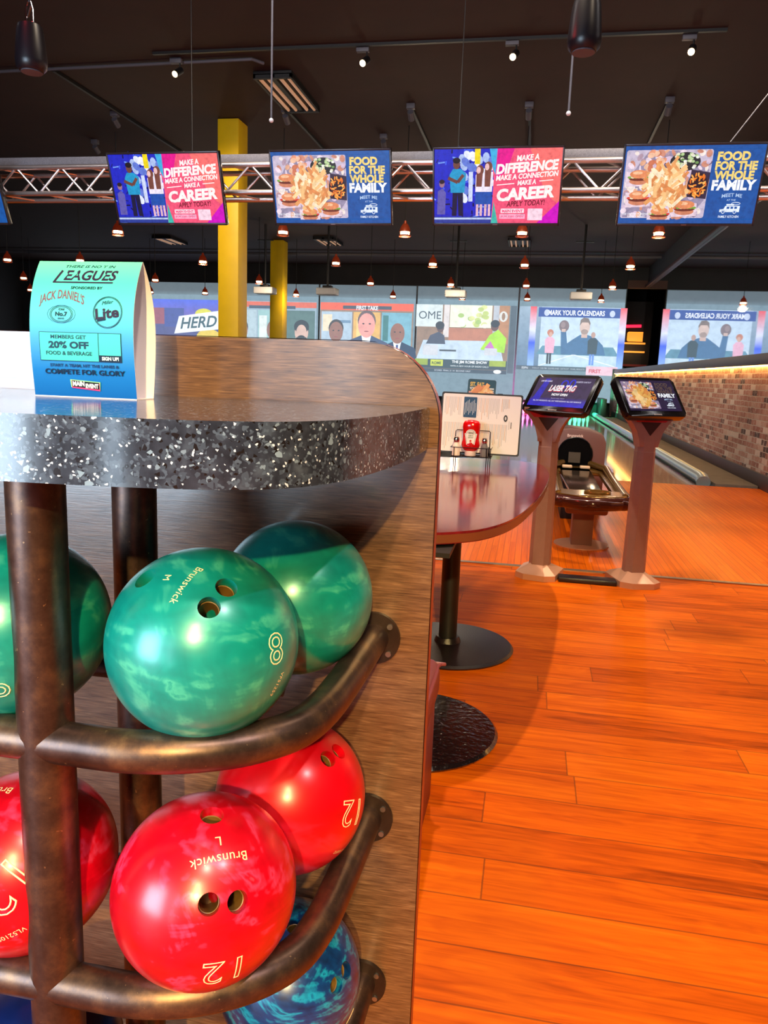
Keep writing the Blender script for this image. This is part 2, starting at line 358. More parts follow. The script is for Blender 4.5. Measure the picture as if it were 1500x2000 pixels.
# ------------------------------------------------------------------ object helpers
def mk(name, me, m, parent=None):
    o = bpy.data.objects.new(name, me); COL.objects.link(o)
    if m is not None and not me.materials: me.materials.append(m)
    if parent is not None: o.parent = parent
    return o
def obj(name, bm, m, parent=None, sharp=35, loc=None):
    me = bpy.data.meshes.new(name)
    bmesh.ops.recalc_face_normals(bm, faces=bm.faces)
    bm.to_mesh(me); bm.free()
    for p in me.polygons: p.use_smooth = True
    me.set_sharp_from_angle(angle=math.radians(sharp))
    o = mk(name, me, m, parent)
    if loc: o.location = loc
    return o
def tag(o, label, cat, group=None, kind=None):
    if label: o['label'] = label
    if cat: o['category'] = cat
    if group: o['group'] = group
    if kind: o['kind'] = kind
    return o
def thing(name, label, cat, loc=(0, 0, 0), rz=0.0, group=None):
    o = bpy.data.objects.new(name, None); COL.objects.link(o); o.empty_display_size = 0.05
    o.location = loc; o.rotation_euler = (0, 0, rz)
    return tag(o, label, cat, group)
def struct(name, bm, m):
    o = obj(name, bm, m); o['kind'] = 'structure'; return o
def dup(root, loc=None, label=None, rz=None):
    r = root.copy(); COL.objects.link(r)
    if loc is not None: r.location = loc
    if rz is not None: r.rotation_euler = (0, 0, rz)
    if label: r['label'] = label
    for ch in list(root.children):
        c = ch.copy(); COL.objects.link(c); c.parent = r
        for g in list(ch.children):
            d = g.copy(); COL.objects.link(d); d.parent = c
    return r
def B(): return bmesh.new()
def box(bm, x0, x1, y0, y1, z0, z1, bev=0.0, seg=2, mtx=None):
    r = bmesh.ops.create_cube(bm, size=1.0); vs = r['verts']
    bmesh.ops.scale(bm, vec=(x1 - x0, y1 - y0, z1 - z0), verts=vs)
    bmesh.ops.translate(bm, vec=((x0 + x1) / 2, (y0 + y1) / 2, (z0 + z1) / 2), verts=vs)
    if bev > 0:
        es = list({e for v in vs for e in v.link_edges})
        rr = bmesh.ops.bevel(bm, geom=es, offset=bev, segments=seg, affect='EDGES', profile=0.5)
        vs = list({v for f in rr['faces'] for v in f.verts} | {v for v in vs if v.is_valid})
    if mtx is not None:
        bmesh.ops.transform(bm, matrix=mtx, verts=vs)
    return vs
def frame_of(d):
    d = Vector(d).normalized()
    a = Vector((0, 0, 1)) if abs(d.z) < 0.9 else Vector((1, 0, 0))
    u = d.cross(a).normalized(); v = d.cross(u).normalized()
    return u, v
def tube(bm, pts, r, n=12, closed=False, caps=True, rs=None):
    pts = [Vector(p) for p in pts]; N = len(pts); rings = []
    u = None
    for i, p in enumerate(pts):
        if closed: d = pts[(i + 1) % N] - pts[i - 1]
        else: d = pts[min(i + 1, N - 1)] - pts[max(i - 1, 0)]
        d.normalize()
        if u is None: u, v = frame_of(d)
        else:
            u = (u - d * u.dot(d)).normalized(); v = d.cross(u)
        rr = rs[i] if rs else r
        rings.append([bm.verts.new(p + (u * math.cos(2 * PI * k / n) + v * math.sin(2 * PI * k / n)) * rr) for k in range(n)])
    M_ = N if closed else N - 1
    for i in range(M_):
        a, b = rings[i], rings[(i + 1) % N]
        for k in range(n): bm.faces.new((a[k], a[(k + 1) % n], b[(k + 1) % n], b[k]))
    if caps and not closed:
        bm.faces.new(rings[0][::-1]); bm.faces.new(rings[-1])
def lathe(bm, prof, c=(0, 0, 0), n=24, mtx=None, cap=True):
    rings = []; allv = []
    for (r, z) in prof:
        ring = [bm.verts.new((c[0] + max(r, 1e-5) * math.cos(2 * PI * k / n), c[1] + max(r, 1e-5) * math.sin(2 * PI * k / n), c[2] + z)) for k in range(n)]
        rings.append(ring); allv += ring
    for a, b in zip(rings, rings[1:]):
        for k in range(n): bm.faces.new((a[k], a[(k + 1) % n], b[(k + 1) % n], b[k]))
    if cap:
        bm.faces.new(rings[0][::-1]); bm.faces.new(rings[-1])
    if mtx is not None: bmesh.ops.transform(bm, matrix=mtx, verts=allv)
def prism(bm, pts, lo, hi, axis='Z', mtx=None, bev=0.0):
    """outline pts (a,b) extruded along axis from lo to hi"""
    def P(a, b, h):
        return {'Z': (a, b, h), 'Y': (a, h, b), 'X': (h, a, b)}[axis]
    A = [bm.verts.new(P(a, b, lo)) for a, b in pts]; Bv = [bm.verts.new(P(a, b, hi)) for a, b in pts]
    f1 = bm.faces.new(A[::-1]); f2 = bm.faces.new(Bv); n = len(pts)
    for i in range(n): bm.faces.new((A[i], A[(i + 1) % n], Bv[(i + 1) % n], Bv[i]))
    vs = A + Bv
    if bev > 0:
        es = list({e for f in (f1, f2) for e in f.edges})
        rr = bmesh.ops.bevel(bm, geom=es, offset=bev, segments=2, affect='EDGES', profile=0.5)
        vs = list({v for f in rr['faces'] for v in f.verts} | {v for v in vs if v.is_valid})
    if mtx is not None: bmesh.ops.transform(bm, matrix=mtx, verts=vs)
    return vs
def smooth_path(pts, n=6):
    pts = [Vector(p) for p in pts]; out = []
    P = [pts[0] * 2 - pts[1]] + pts + [pts[-1] * 2 - pts[-2]]
    for i in range(1, len(P) - 2):
        for k in range(n):
            t = k / n
            out.append(0.5 * ((2 * P[i]) + (P[i + 1] - P[i - 1]) * t + (2 * P[i - 1] - 5 * P[i] + 4 * P[i + 1] - P[i + 2]) * t * t + (3 * P[i] - P[i - 1] - 3 * P[i + 1] + P[i + 2]) * t ** 3))
    out.append(pts[-1]); return out
def rrect(x0, y0, x1, y1, r, n=5):
    out = []
    for cx, cy, a0 in ((x1 - r, y1 - r, 0), (x0 + r, y1 - r, 90), (x0 + r, y0 + r, 180), (x1 - r, y0 + r, 270)):
        for k in range(n + 1):
            a = math.radians(a0 + 90 * k / n); out.append((cx + r * math.cos(a), cy + r * math.sin(a)))
    return out

# ------------------------------------------------------------------ lettering
def text_mesh(s, off=0.0, shear=0.0, space=1.0, outline=0.0):
    c = bpy.data.curves.new('lettering', 'FONT'); c.body = s; c.size = 1.0
    c.offset = off; c.shear = shear; c.space_character = space; c.resolution_u = 3
    if outline > 0:
        c.fill_mode = 'NONE'; c.bevel_depth = outline; c.bevel_resolution = 0
    o = bpy.data.objects.new('lettering', c); COL.objects.link(o)
    bpy.context.view_layer.update()
    dg = bpy.context.evaluated_depsgraph_get()
    me = o.evaluated_get(dg).to_mesh()
    v = [tuple(x.co) for x in me.vertices]; f = [tuple(p.vertices) for p in me.polygons]
    o.evaluated_get(dg).to_mesh_clear()
    bpy.data.objects.remove(o); bpy.data.curves.remove(c)
    return v, f

class Pic:
    """a picture or print made of flat coloured shapes; u to the right, v up"""
    def __init__(s): s.v = []; s.f = []; s.c = []; s.k = 0
    def poly(s, pts, col):
        b = len(s.v); s.v += [(p[0], p[1], s.k) for p in pts]; s.f.append(tuple(range(b, b + len(pts))))
        s.c.append([col] * len(pts) if not isinstance(col, list) else col); s.k += 1; return s
    def rect(s, x0, y0, x1, y1, col): return s.poly([(x0, y0), (x1, y0), (x1, y1), (x0, y1)], col)
    def rr(s, x0, y0, x1, y1, r, col): return s.poly(rrect(x0, y0, x1, y1, r), col)
    def ell(s, cx, cy, rx, ry, col, n=20, rot=0.0):
        c, t = math.cos(rot), math.sin(rot)
        return s.poly([(cx + rx * math.cos(2 * PI * i / n) * c - ry * math.sin(2 * PI * i / n) * t,
                        cy + rx * math.cos(2 * PI * i / n) * t + ry * math.sin(2 * PI * i / n) * c) for i in range(n)], col)
    def ring(s, cx, cy, rx, ry, w, col, n=28):
        b = len(s.v)
        for q in (0, w):
            s.v += [(cx + (rx - q) * math.cos(2 * PI * i / n), cy + (ry - q) * math.sin(2 * PI * i / n), s.k) for i in range(n)]
        for i in range(n):
            j = (i + 1) % n; s.f.append((b + i, b + j, b + n + j, b + n + i)); s.c.append([col] * 4)
        s.k += 1; return s
    def line(s, pts, w, col):
        for (x0, y0), (x1, y1) in zip(pts, pts[1:]):
            d = math.hypot(x1 - x0, y1 - y0) or 1; nx, ny = -(y1 - y0) / d * w / 2, (x1 - x0) / d * w / 2
            b = len(s.v); s.v += [(x0 + nx, y0 + ny, s.k), (x1 + nx, y1 + ny, s.k), (x1 - nx, y1 - ny, s.k), (x0 - nx, y0 - ny, s.k)]
            s.f.append((b + 3, b + 2, b + 1, b)); s.c.append([col] * 4)
        s.k += 1; return s
    def grad(s, x0, y0, x1, y1, stops, n=24, horiz=False):
        """stops (t, colour), t 0 at bottom or left"""
        def cc(t):
            for (a, ca), (b_, cb) in zip(stops, stops[1:]):
                if t <= b_: q = (t - a) / (b_ - a); return tuple(ca[i] * (1 - q) + cb[i] * q for i in range(4))
            return stops[-1][1]
        for i in range(n):
            t0, t1 = i / n, (i + 1) / n; b = len(s.v)
            if horiz:
                a0, a1 = x0 + (x1 - x0) * t0, x0 + (x1 - x0) * t1
                s.v += [(a0, y0, s.k), (a1, y0, s.k), (a1, y1, s.k), (a0, y1, s.k)]; s.c.append([cc(t0), cc(t1), cc(t1), cc(t0)])
            else:
                a0, a1 = y0 + (y1 - y0) * t0, y0 + (y1 - y0) * t1
                s.v += [(x0, a0, s.k), (x1, a0, s.k), (x1, a1, s.k), (x0, a1, s.k)]; s.c.append([cc(t0), cc(t0), cc(t1), cc(t1)])
            s.f.append((b, b + 1, b + 2, b + 3))
        s.k += 1; return s
    def text(s, t, x, y, h, col, w=None, align='C', off=0.015, shear=0.0, space=1.0, rot=0.0, arc=None):
        """h = cap height; w = total width wanted"""
        v, f = text_mesh(t, off, shear, space)
        if not v: return s
        xs = [p[0] for p in v]; sc = h / 0.70
        x0, x1 = min(xs), max(xs); sx = (w / (x1 - x0)) if w else sc
        W = (x1 - x0) * sx; ox = {'L': 0, 'C': -W / 2, 'R': -W}[align]
        c, q = math.cos(rot), math.sin(rot); b = len(s.v)
        for p in v:
            a, d = (p[0] - x0) * sx + ox, p[1] * sc
            if arc: d += arc * (1 - (2 * a / W) ** 2)
            s.v.append((x + a * c - d * q, y + a * q + d * c, s.k))
        for g in f: s.f.append(tuple(b + i for i in g)); s.c.append([col] * len(g))
        s.k += 1; return s
    def build(s, name, m, parent=None, eps=0.0003, fn=None):
        if fn is None: fn = lambda u, v, l: (u, -l * eps, v)
        me = bpy.data.meshes.new(name); me.from_pydata([fn(*p) for p in s.v], [], s.f)
        a = me.color_attributes.new('Col', 'FLOAT_COLOR', 'CORNER')
        fl = []
        for p, cs in zip(me.polygons, s.c):
            for c in cs: fl += list(c)
        a.data.foreach_set('color', fl)
        me.update()
        return mk(name, me, m, parent)

# ================================================================== ROOM
bm = B(); box(bm, -20, 6, -9, 4.9, -0.1, 0.0); struct('floor', bm, M['floor'])
bm = B(); box(bm, -20, 2.76, 4.94, 9.75, -0.1, 0.001); struct('floor', bm, M['approach'])
bm = B(); box(bm, -20, 2.76, 4.9, 4.94, -0.1, 0.006); struct('trim_1', bm, M['steelstrip'])
bm = B(); box(bm, -20, 6, 9.75, 34, -0.2, -0.12); struct('floor', bm, M['dark'])
bm = B(); box(bm, -20, 6, -9, 34, 5.0, 5.1); struct('ceiling', bm, M['ceiling'])
bm = B(); box(bm, -20.2, -20, -3, 34, -0.1, 5.1); struct('wall_left', bm, M['dark'])
bm = B(); box(bm, 6.0, 6.2, -9, 34, -0.1, 5.1); struct('wall_right', bm, M['dark'])
# rear wall with two window openings
bm = B()
for a, b_, c, d in ((-20, -4.65, 0, 5.1), (-4.65, -2.06, 0, 0.4), (-4.65, -2.06, 2.5, 5.1), (-2.06, -1.32, 0, 5.1), (-1.32, -1.04, 0, 0.3), (-1.32, -1.04, 2.4, 5.1), (-1.04, -0.6, 0, 5.1)):
    box(bm, a, b_, -3.0, -2.8, c, d)
box(bm, -0.8, -0.6, -9.0, -3.0, 0, 5.1); box(bm, -0.82, 6, -9.2, -9.0, 0, 5.1)
struct('wall_rear', bm, mat('rear_wall_brown', rgb(120, 66, 44), 0.6))
M['pane'] = mat('daylit_pane', rgb(200, 215, 230), 0.2, emis=rgb(205, 225, 245), es=1.0)
for i, (a, b_, c, d) in enumerate(((-4.65, -2.06, 0.4, 2.5), (-1.32, -1.04, 0.3, 2.4))):
    bm = B(); box(bm, a, b_, -2.95, -2.93, c, d); struct('window_%d' % (i + 1), bm, M['pane'])
# far wall above the projection screens, header and the bar alcove
bm = B(); box(bm, -20, 2.92, 28.06, 28.3, 0.42, 5.0); struct('wall_back', bm, M['dark'])
bm = B(); box(bm, 2.92, 3.6, 28.0, 28.3, 4.33, 4.58); struct('trim_2', bm, mat('brown_header', rgb(90, 56, 44), 0.6))
bm = B(); box(bm, 2.92, 3.6, 28.0, 28.3, 4.58, 5.0); struct('wall_back', bm, M['dark'])
bm = B(); box(bm, 2, 6, 33.6, 33.8, 0, 5); struct('wall_back', bm, M['dark'])
# right brick half wall, cap, baseboard, mirror above
bm = B(); box(bm, 2.76, 3.55, 4.0, 28.0, -0.1, 1.46); struct('wall_right', bm, M['brick'])
bm = B(); box(bm, 2.7, 3.56, 4.0, 28.0, 1.46, 1.60, 0.01); struct('trim_3', bm, M['capdark'])
bm = B(); box(bm, 2.73, 2.76, 4.0, 28.0, 0.0, 0.18, 0.004); struct('baseboard_right', bm, M['base'])
bm = B(); box(bm, 3.56, 3.6, 4.0, 28.0, 4.42, 5.0); struct('wall_right', bm, M['dark'])
bm = B(); box(bm, 3.48, 3.56, 4.0, 28.0, 4.34, 4.42, 0.005); struct('trim_4', bm, mat('reddish_dark_beam', rgb(66, 38, 40), 0.5))
bm = B(); box(bm, 3.56, 3.6, 4.0, 27.98, 1.60, 4.42)
tag(obj('wall_mirror', bm, M['mirror']), 'long wall mirror above the brick half wall', 'mirror')
# warm light strip under the cap
bm = B(); box(bm, 2.715, 2.745, 4.2, 27.8, 1.448, 1.458)
tag(obj('light_strip', bm, mat('amber_strip', rgb(255, 190, 90), 0.4, emis=(1.0, 0.52, 0.12, 1), es=26)), 'thin amber light strip under the dark cap of the brick half wall', 'light')
bm = B(); box(bm, 2.66, 3.62, 27.9, 28.05, 0.0, 1.62, 0.01); struct('trim_5', bm, M['capdark'])

# ================================================================== LANES
def lane(xc, y1=28.0):
    bm = B(); box(bm, xc - 0.53, xc + 0.53, 9.75, 27.95, -0.1, 0.0)
    return obj('bowling_lane', bm, M['lane'])
tag(lane(1.47), 'glossy bowling lane running along the brick wall to the green lit pins', 'bowling lane', 'bowling lanes')
tag(lane(-0.26), 'glossy bowling lane leading to the pink lit pins', 'bowling lane', 'bowling lanes')
tag(lane(-2.0), 'glossy bowling lane left of the lane with pink lit pins', 'bowling lane', 'bowling lanes')
def gutter(xc, label):
    pts = [(xc - 0.118, 0.0)] + [(xc + 0.112 * math.cos(a), -0.085 * math.sin(a) * 1.0 ) for a in [PI - PI * i / 10 for i in range(11)]] + [(xc + 0.118, 0.0), (xc + 0.118, -0.11), (xc - 0.118, -0.11)]
    bm = B(); prism(bm, pts, 9.75, 27.95, 'Y'); tag(obj('lane_gutter', bm, M['gutter']), label, 'gutter', 'lane gutters')
gutter(0.82, 'grey gutter on the left side of the lane with green lit pins')
gutter(2.12, 'grey gutter beside the silver rail along the brick wall')
gutter(0.39, 'grey gutter on the right side of the lane with pink lit pins')
gutter(-0.91, 'grey gutter on the left side of the lane with pink lit pins')
# silver bumper rail over right gutter
bm = B(); tube(bm, [(2.13, 9.9, 0.02), (2.13, 10.0, 0.05), (2.13, 27.4, 0.05)], 0.085, 16)
rl = obj('bumper_rail', bm, M['silver']); tag(rl, 'long silver bumper rail on the right edge of the lane along the brick wall', 'rail')
bm = B(); box(bm, 2.24, 2.725, 9.78, 26.25, -0.1, 0.03, 0.005); tag(obj('lane_side_cover', bm, M['carpet']), 'grey brown cover strip between the silver rail and the brick wall', 'cover')
bm = B(); box(bm, 0.52, 0.69, 9.78, 26.28, -0.1, 0.05, 0.005); tag(obj('lane_divider', bm, M['maskblack']), 'dark divider capping between the pink lit lane and the green lit lane', 'divider')
for i, y in enumerate((12.3, 13.3, 14.6)):
    bm = B(); box(bm, 2.25, 2.28, y, y + 0.18, 0.03, 0.045)
    tag(obj('indicator_light', bm, mat('magenta_lamp', (1, 0.2, 0.8, 1), emis=(1, 0.15, 0.75, 1), es=3)), ['nearest', 'middle', 'farthest'][i] + ' small magenta light beside the silver rail', 'light', 'magenta lights beside the silver rail')
# pins
PIN = [(0.0258, 0), (0.0285, 0.006), (0.0375, 0.04), (0.0535, 0.086), (0.0605, 0.118), (0.0555, 0.155), (0.0425, 0.19), (0.030, 0.22), (0.0235, 0.247), (0.0228, 0.262), (0.0255, 0.29), (0.0315, 0.325), (0.0323, 0.343), (0.028, 0.363), (0.017, 0.377), (0.004, 0.381)]
pinbm = B(); lathe(pinbm, PIN, n=16)
pin0 = obj('bowling_pin', pinbm, M['pin'], sharp=60); used = False
for xc, colr in ((1.47, 'green'), (-0.26, 'pink')):
    for r in range(4):
        for q in range(r + 1):
            o = pin0 if not used else pin0.copy()
            if used: COL.objects.link(o)
            used = True
            o.location = (xc + (q - r / 2) * 0.3048, 26.7 + r * 0.264, 0.0)
            rn = ['front', 'second', 'third', 'back'][r]
            pos = '' if r == 0 else (['left', 'right'] if r == 1 else ['left', 'middle', 'right'] if r == 2 else ['far left', 'inner left', 'inner right', 'far right'])[q] + ' '
            tag(o, '%s lit bowling pin, %spin of the %s row' % (colr, pos, rn), 'bowling pin', '%s lit bowling pins at the lane end' % colr)
# pin deck side walls
for x, lb in ((0.605, 'black kickback wall between the pink lit pins and the green lit pins'), (2.32, 'black kickback wall right of the green lit pins'), (-1.12, 'black kickback wall left of the pink lit pins')):
    bm = B(); box(bm, x - 0.09, x + 0.09, 26.3, 28.0, -0.02, 0.62, 0.01); tag(obj('kickback_wall', bm, M['maskblack']), lb, 'kickback', 'kickback walls beside the pins')
bm = B(); box(bm, -20, 2.7, 28.6, 28.7, -0.1, 0.6); struct('wall_back', bm, M['maskblack'])

# ================================================================== PROJECTED SCREENS on the far wall
SKIN = [rgb(226, 180, 160), rgb(120, 76, 60), rgb(150, 100, 80), rgb(236, 180, 160), rgb(110, 70, 56)]
def bust(p, x, y, s, skin, hair, suit, tie=None, beard=False, bald=False):
    p.poly([(x - 0.62 * s, y), (x + 0.62 * s, y), (x + 0.52 * s, y + 0.42 * s), (x + 0.14 * s, y + 0.58 * s), (x - 0.14 * s, y + 0.58 * s), (x - 0.52 * s, y + 0.42 * s)], suit)
    p.poly([(x - 0.12 * s, y + 0.58 * s), (x, y), (x + 0.12 * s, y + 0.58 * s)], rgb(235, 238, 245))
    if tie: p.poly([(x - 0.035 * s, y), (x + 0.035 * s, y), (x + 0.03 * s, y + 0.5 * s), (x - 0.03 * s, y + 0.5 * s)], tie)
    if hair and not bald: p.ell(x, y + 0.93 * s, 0.225 * s, 0.25 * s, hair)
    p.ell(x, y + 0.82 * s, 0.21 * s, 0.29 * s, skin)
    if beard: p.ell(x, y + 0.62 * s, 0.17 * s, 0.11 * s, hair)
    p.ell(x - 0.08 * s, y + 0.86 * s, 0.03 * s, 0.018 * s, rgb(40, 30, 30), 8); p.ell(x + 0.08 * s, y + 0.86 * s, 0.03 * s, 0.018 * s, rgb(40, 30, 30), 8)
    p.ell(x, y + 0.68 * s, 0.06 * s, 0.014 * s, rgb(150, 70, 70), 8)
BACK = rgb(112, 134, 146)
def screen(x0, x1, label, draw, dim=1.0):
    W = x1 - x0
    t = thing('projection_screen', label, 'projection screen', (x0, 28.05, 0.44), 0, 'projected television pictures on the far wall')
    bm = B(); box(bm, 0, W, -0.02, 0.0, 0, 3.86)
    obj('screen_fabric', bm, M['fabric'], t)
    p = Pic()
    p.rect(0.03, 0.01, W - 0.03, 3.40, BACK)
    p.grad(0.03, 3.40, W - 0.03, 3.84, [(0, rgb(96, 112, 120)), (0.3, rgb(66, 70, 72)), (1, rgb(58, 62, 62))], 6)
    draw(p, W)
    p.build('projected_image', M['projpic'], t, eps=0.0012, fn=lambda u, v, l: (u, -0.022 - l * 0.0012, v))
    return t
M['fabric'] = mat('screen_grey', rgb(110, 120, 128), 0.9)
ZL, ZH = 1.18, 3.22     # picture zone above the bottom of the screen
def d_cal(p, W):
    p.rect(0.05, ZL, W - 0.05, ZH, rgb(196, 216, 236))
    p.grad(0.05, ZL, 0.8, ZH, [(0, rgb(90, 120, 150)), (1, rgb(150, 170, 190))], 6)
    p.grad(0.8, ZL, W - 0.1, 1.9, [(0, rgb(176, 206, 222)), (1, rgb(214, 228, 242))], 6)
    p.poly([(0.9, 1.9), (W - 0.3, 1.9), (W - 0.1, 1.6), (0.7, 1.6)], rgb(90, 140, 165))
    p.line([(0.8, 1.2), (W * 0.55, 1.62), (W - 0.2, 1.25)], 0.03, rgb(230, 240, 250))
    p.rect(0.7, 2.88, W - 0.15, 3.2, rgb(24, 60, 150))
    p.text('MARK YOUR CALENDARS', W * 0.55, 2.95, 0.16, rgb(240, 244, 255), w=1.9, off=0.03)
    p.ell(0.98, 3.02, 0.09, 0.11, rgb(200, 210, 235)); p.ell(W - 0.42, 3.02, 0.09, 0.11, rgb(200, 210, 235))
    for x in (0.42, W - 0.16):
        p.grad(x, ZL, x + 0.22, ZH, [(0, rgb(150, 190, 250)), (0.4, rgb(40, 80, 235)), (0.6, rgb(220, 225, 250)), (1, rgb(236, 60, 70))], 10)
    # large athlete holding a ball
    p.poly([(1.55, 1.62), (3.05, 1.62), (2.95, 1.95), (2.7, 2.2), (2.42, 2.3), (2.16, 2.3), (1.9, 2.12), (1.74, 2.0), (1.68, 2.4), (1.5, 2.4)], rgb(60, 104, 150))
    p.rect(2.2, 2.2, 2.4, 2.4, rgb(206, 172, 160)); p.ell(2.3, 2.56, 0.17, 0.26, rgb(216, 186, 174)); p.poly([(2.12, 2.6), (2.14, 2.8), (2.24, 2.88), (2.4, 2.86), (2.48, 2.7), (2.47, 2.62), (2.4, 2.72), (2.2, 2.72)], rgb(128, 106, 98)); p.ell(2.3, 2.4, 0.12, 0.09, rgb(164, 138, 128))
    p.ell(1.6, 2.58, 0.17, 0.2, rgb(124, 100, 104)); p.ell(1.56, 2.62, 0.08, 0.1, rgb(150, 126, 128)); p.rect(1.53, 2.38, 1.66, 2.48, rgb(214, 182, 170))
    # two presenters
    for x, top, leg, sk in ((1.15, rgb(236, 176, 200), rgb(30, 34, 44), rgb(200, 150, 130)), (2.6, rgb(40, 54, 66), rgb(100, 140, 220), rgb(190, 150, 135))):
        p.rect(x - 0.08, 1.28, x - 0.01, 1.7, leg); p.rect(x + 0.01, 1.28, x + 0.08, 1.7, leg)
        p.poly([(x - 0.15, 1.65), (x + 0.15, 1.65), (x + 0.17, 2.1), (x + 0.08, 2.2), (x - 0.08, 2.2), (x - 0.17, 2.1)], top)
        p.ell(x, 2.3, 0.075, 0.1, sk)
    p.ell(1.15, 2.35, 0.11, 0.11, rgb(196, 120, 90)); p.ell(1.17, 2.29, 0.06, 0.08, rgb(214, 165, 145))
    p.rect(0.05, 1.06, W - 0.9, 1.2, rgb(70, 84, 98)); p.text('ESPN', 0.35, 1.09, 0.07, rgb(220, 225, 230)); p.text('TODAY 1:00 PM  CLEVELAND  DETROIT  FINAL RESULTS', 1.5, 1.1, 0.05, rgb(170, 180, 190))
    p.rect(W - 1.15, 0.94, W - 0.1, 1.24, rgb(236, 190, 206)); p.text('FIRST', W - 0.85, 1.02, 0.12, rgb(210, 40, 70), off=0.03)
def d_home(p, W):
    p.rect(0.04, ZL - 0.25, W - 0.28, ZH, rgb(150, 118, 96))
    p.rect(0.0, 2.45, 0.95, ZH, rgb(216, 226, 226)); p.text('OME', 0.5, 2.72, 0.27, rgb(50, 60, 76), w=0.8, off=0.0)
    p.rect(1.0, 2.1, 1.2, ZH, rgb(224, 214, 212)); p.rect(1.22, 2.45, 2.7, ZH, rgb(236, 240, 214)); 
    random.seed(3)
    for i in range(26): p.ell(1.3 + random.random() * 1.3, 2.5 + random.random() * 0.66, 0.11, 0.08, random.choice([rgb(196, 212, 120), rgb(222, 226, 150), rgb(168, 196, 110), rgb(240, 240, 220)]), 10)
    p.rect(1.2, 1.95, 2.75, 2.42, rgb(190, 120, 90)); p.rect(2.75, 2.0, 2.95, ZH, rgb(186, 190, 200)); p.rect(2.95, 1.9, 3.3, ZH, rgb(186, 128, 84))
    p.ell(3.1, 2.85, 0.15, 0.18, rgb(222, 220, 214)); p.ell(3.1, 2.85, 0.06, 0.13, rgb(160, 120, 90))
    p.poly([(0.05, 1.25), (3.2, 1.25), (3.0, 2.0), (0.3, 1.98)], rgb(196, 214, 232))
    p.poly([(0.4, 1.85), (1.1, 1.85), (1.05, 2.15), (0.85, 2.28), (0.55, 2.15)], rgb(70, 70, 92)); p.ell(0.9, 2.42, 0.13, 0.17, rgb(96, 62, 60)); p.ell(0.88, 2.5, 0.16, 0.14, rgb(44, 36, 44))
    p.poly([(2.35, 1.7), (3.2, 1.6), (3.25, 2.1), (2.95, 2.4), (2.65, 2.2), (2.5, 1.95)], rgb(170, 226, 30)); p.poly([(2.5, 1.75), (2.85, 1.75), (2.7, 2.0)], rgb(196, 110, 190)); p.ell(2.82, 2.52, 0.14, 0.18, rgb(104, 64, 54)); p.ell(2.83, 2.6, 0.16, 0.13, rgb(40, 34, 40))
    p.rr(0.3, 1.45, 0.85, 1.82, 0.04, rgb(206, 208, 216)); p.rr(2.5, 1.5, 2.95, 1.75, 0.04, rgb(206, 208, 216))
    p.rect(0.9, 1.6, 1.5, 1.66, rgb(60, 60, 70))
    p.rect(0.04, 1.0, W - 0.28, 1.32, rgb(44, 62, 72)); p.rect(0.04, 1.1, 0.5, 1.32, rgb(150, 170, 40)); p.rr(0.6, 1.08, 1.05, 1.3, 0.02, rgb(204, 214, 60)); p.text('ROME', 0.82, 1.14, 0.09, rgb(60, 80, 30), off=0.03)
    p.text('THE JIM ROME SHOW', 2.0, 1.2, 0.09, rgb(240, 244, 246), off=0.03); p.text('WITH A NEW HOUR OF RADIO CALLS', 2.0, 1.07, 0.055, rgb(210, 220, 224)); p.rect(W - 0.9, 1.12, W - 0.32, 1.32, rgb(160, 180, 40))
    p.rect(0.04, 0.86, W - 0.28, 0.99, rgb(52, 66, 80)); p.text('SCORES  FINAL 21 14  SECOND HALF', 1.4, 0.9, 0.055, rgb(190, 196, 206)); p.ell(W - 0.6, 0.94, 0.14, 0.07, rgb(230, 234, 240))
    p.rect(W - 0.26, 0.9, W - 0.05, ZH, rgb(74, 84, 96))
def d_take(p, W):
    p.rect(0.05, 1.0, W - 0.1, ZH, rgb(150, 120, 100))
    p.rect(0.05, 2.96, W - 0.1, 3.22, rgb(240, 90, 50)); p.rect(0.9, 3.0, W - 0.9, 3.12, rgb(70, 70, 84)); p.text('FIRST TAKE', W / 2, 2.98, 0.14, rgb(240, 240, 245), w=0.8, off=0.03)
    p.rect(0.1, 1.0, 1.25, 2.9, rgb(176, 196, 214)); p.rect(0.15, 2.2, 0.5, 2.8, rgb(236, 220, 190)); p.rect(0.55, 2.5, 1.2, 2.6, rgb(110, 140, 170))
    p.rect(1.3, 1.0, 2.3, 2.9, rgb(226, 176, 90)); p.rect(1.42, 1.0, 1.9, 2.7, rgb(246, 206, 130)); p.rect(2.35, 1.0, W - 0.15, 2.9, rgb(120, 176, 196)); p.rect(2.4, 1.9, 2.6, 2.8, rgb(60, 120, 120))
    bust(p, 0.66, 1.15, 1.25, rgb(150, 100, 84), rgb(60, 44, 44), rgb(176, 186, 200), rgb(210, 214, 222))
    bust(p, 1.8, 1.2, 1.5, rgb(240, 160, 150), rgb(110, 84, 84), rgb(60, 74, 110), None)
    bust(p, 2.95, 1.15, 1.25, rgb(150, 96, 76), None, rgb(26, 44, 82), rgb(40, 60, 130), bald=True)
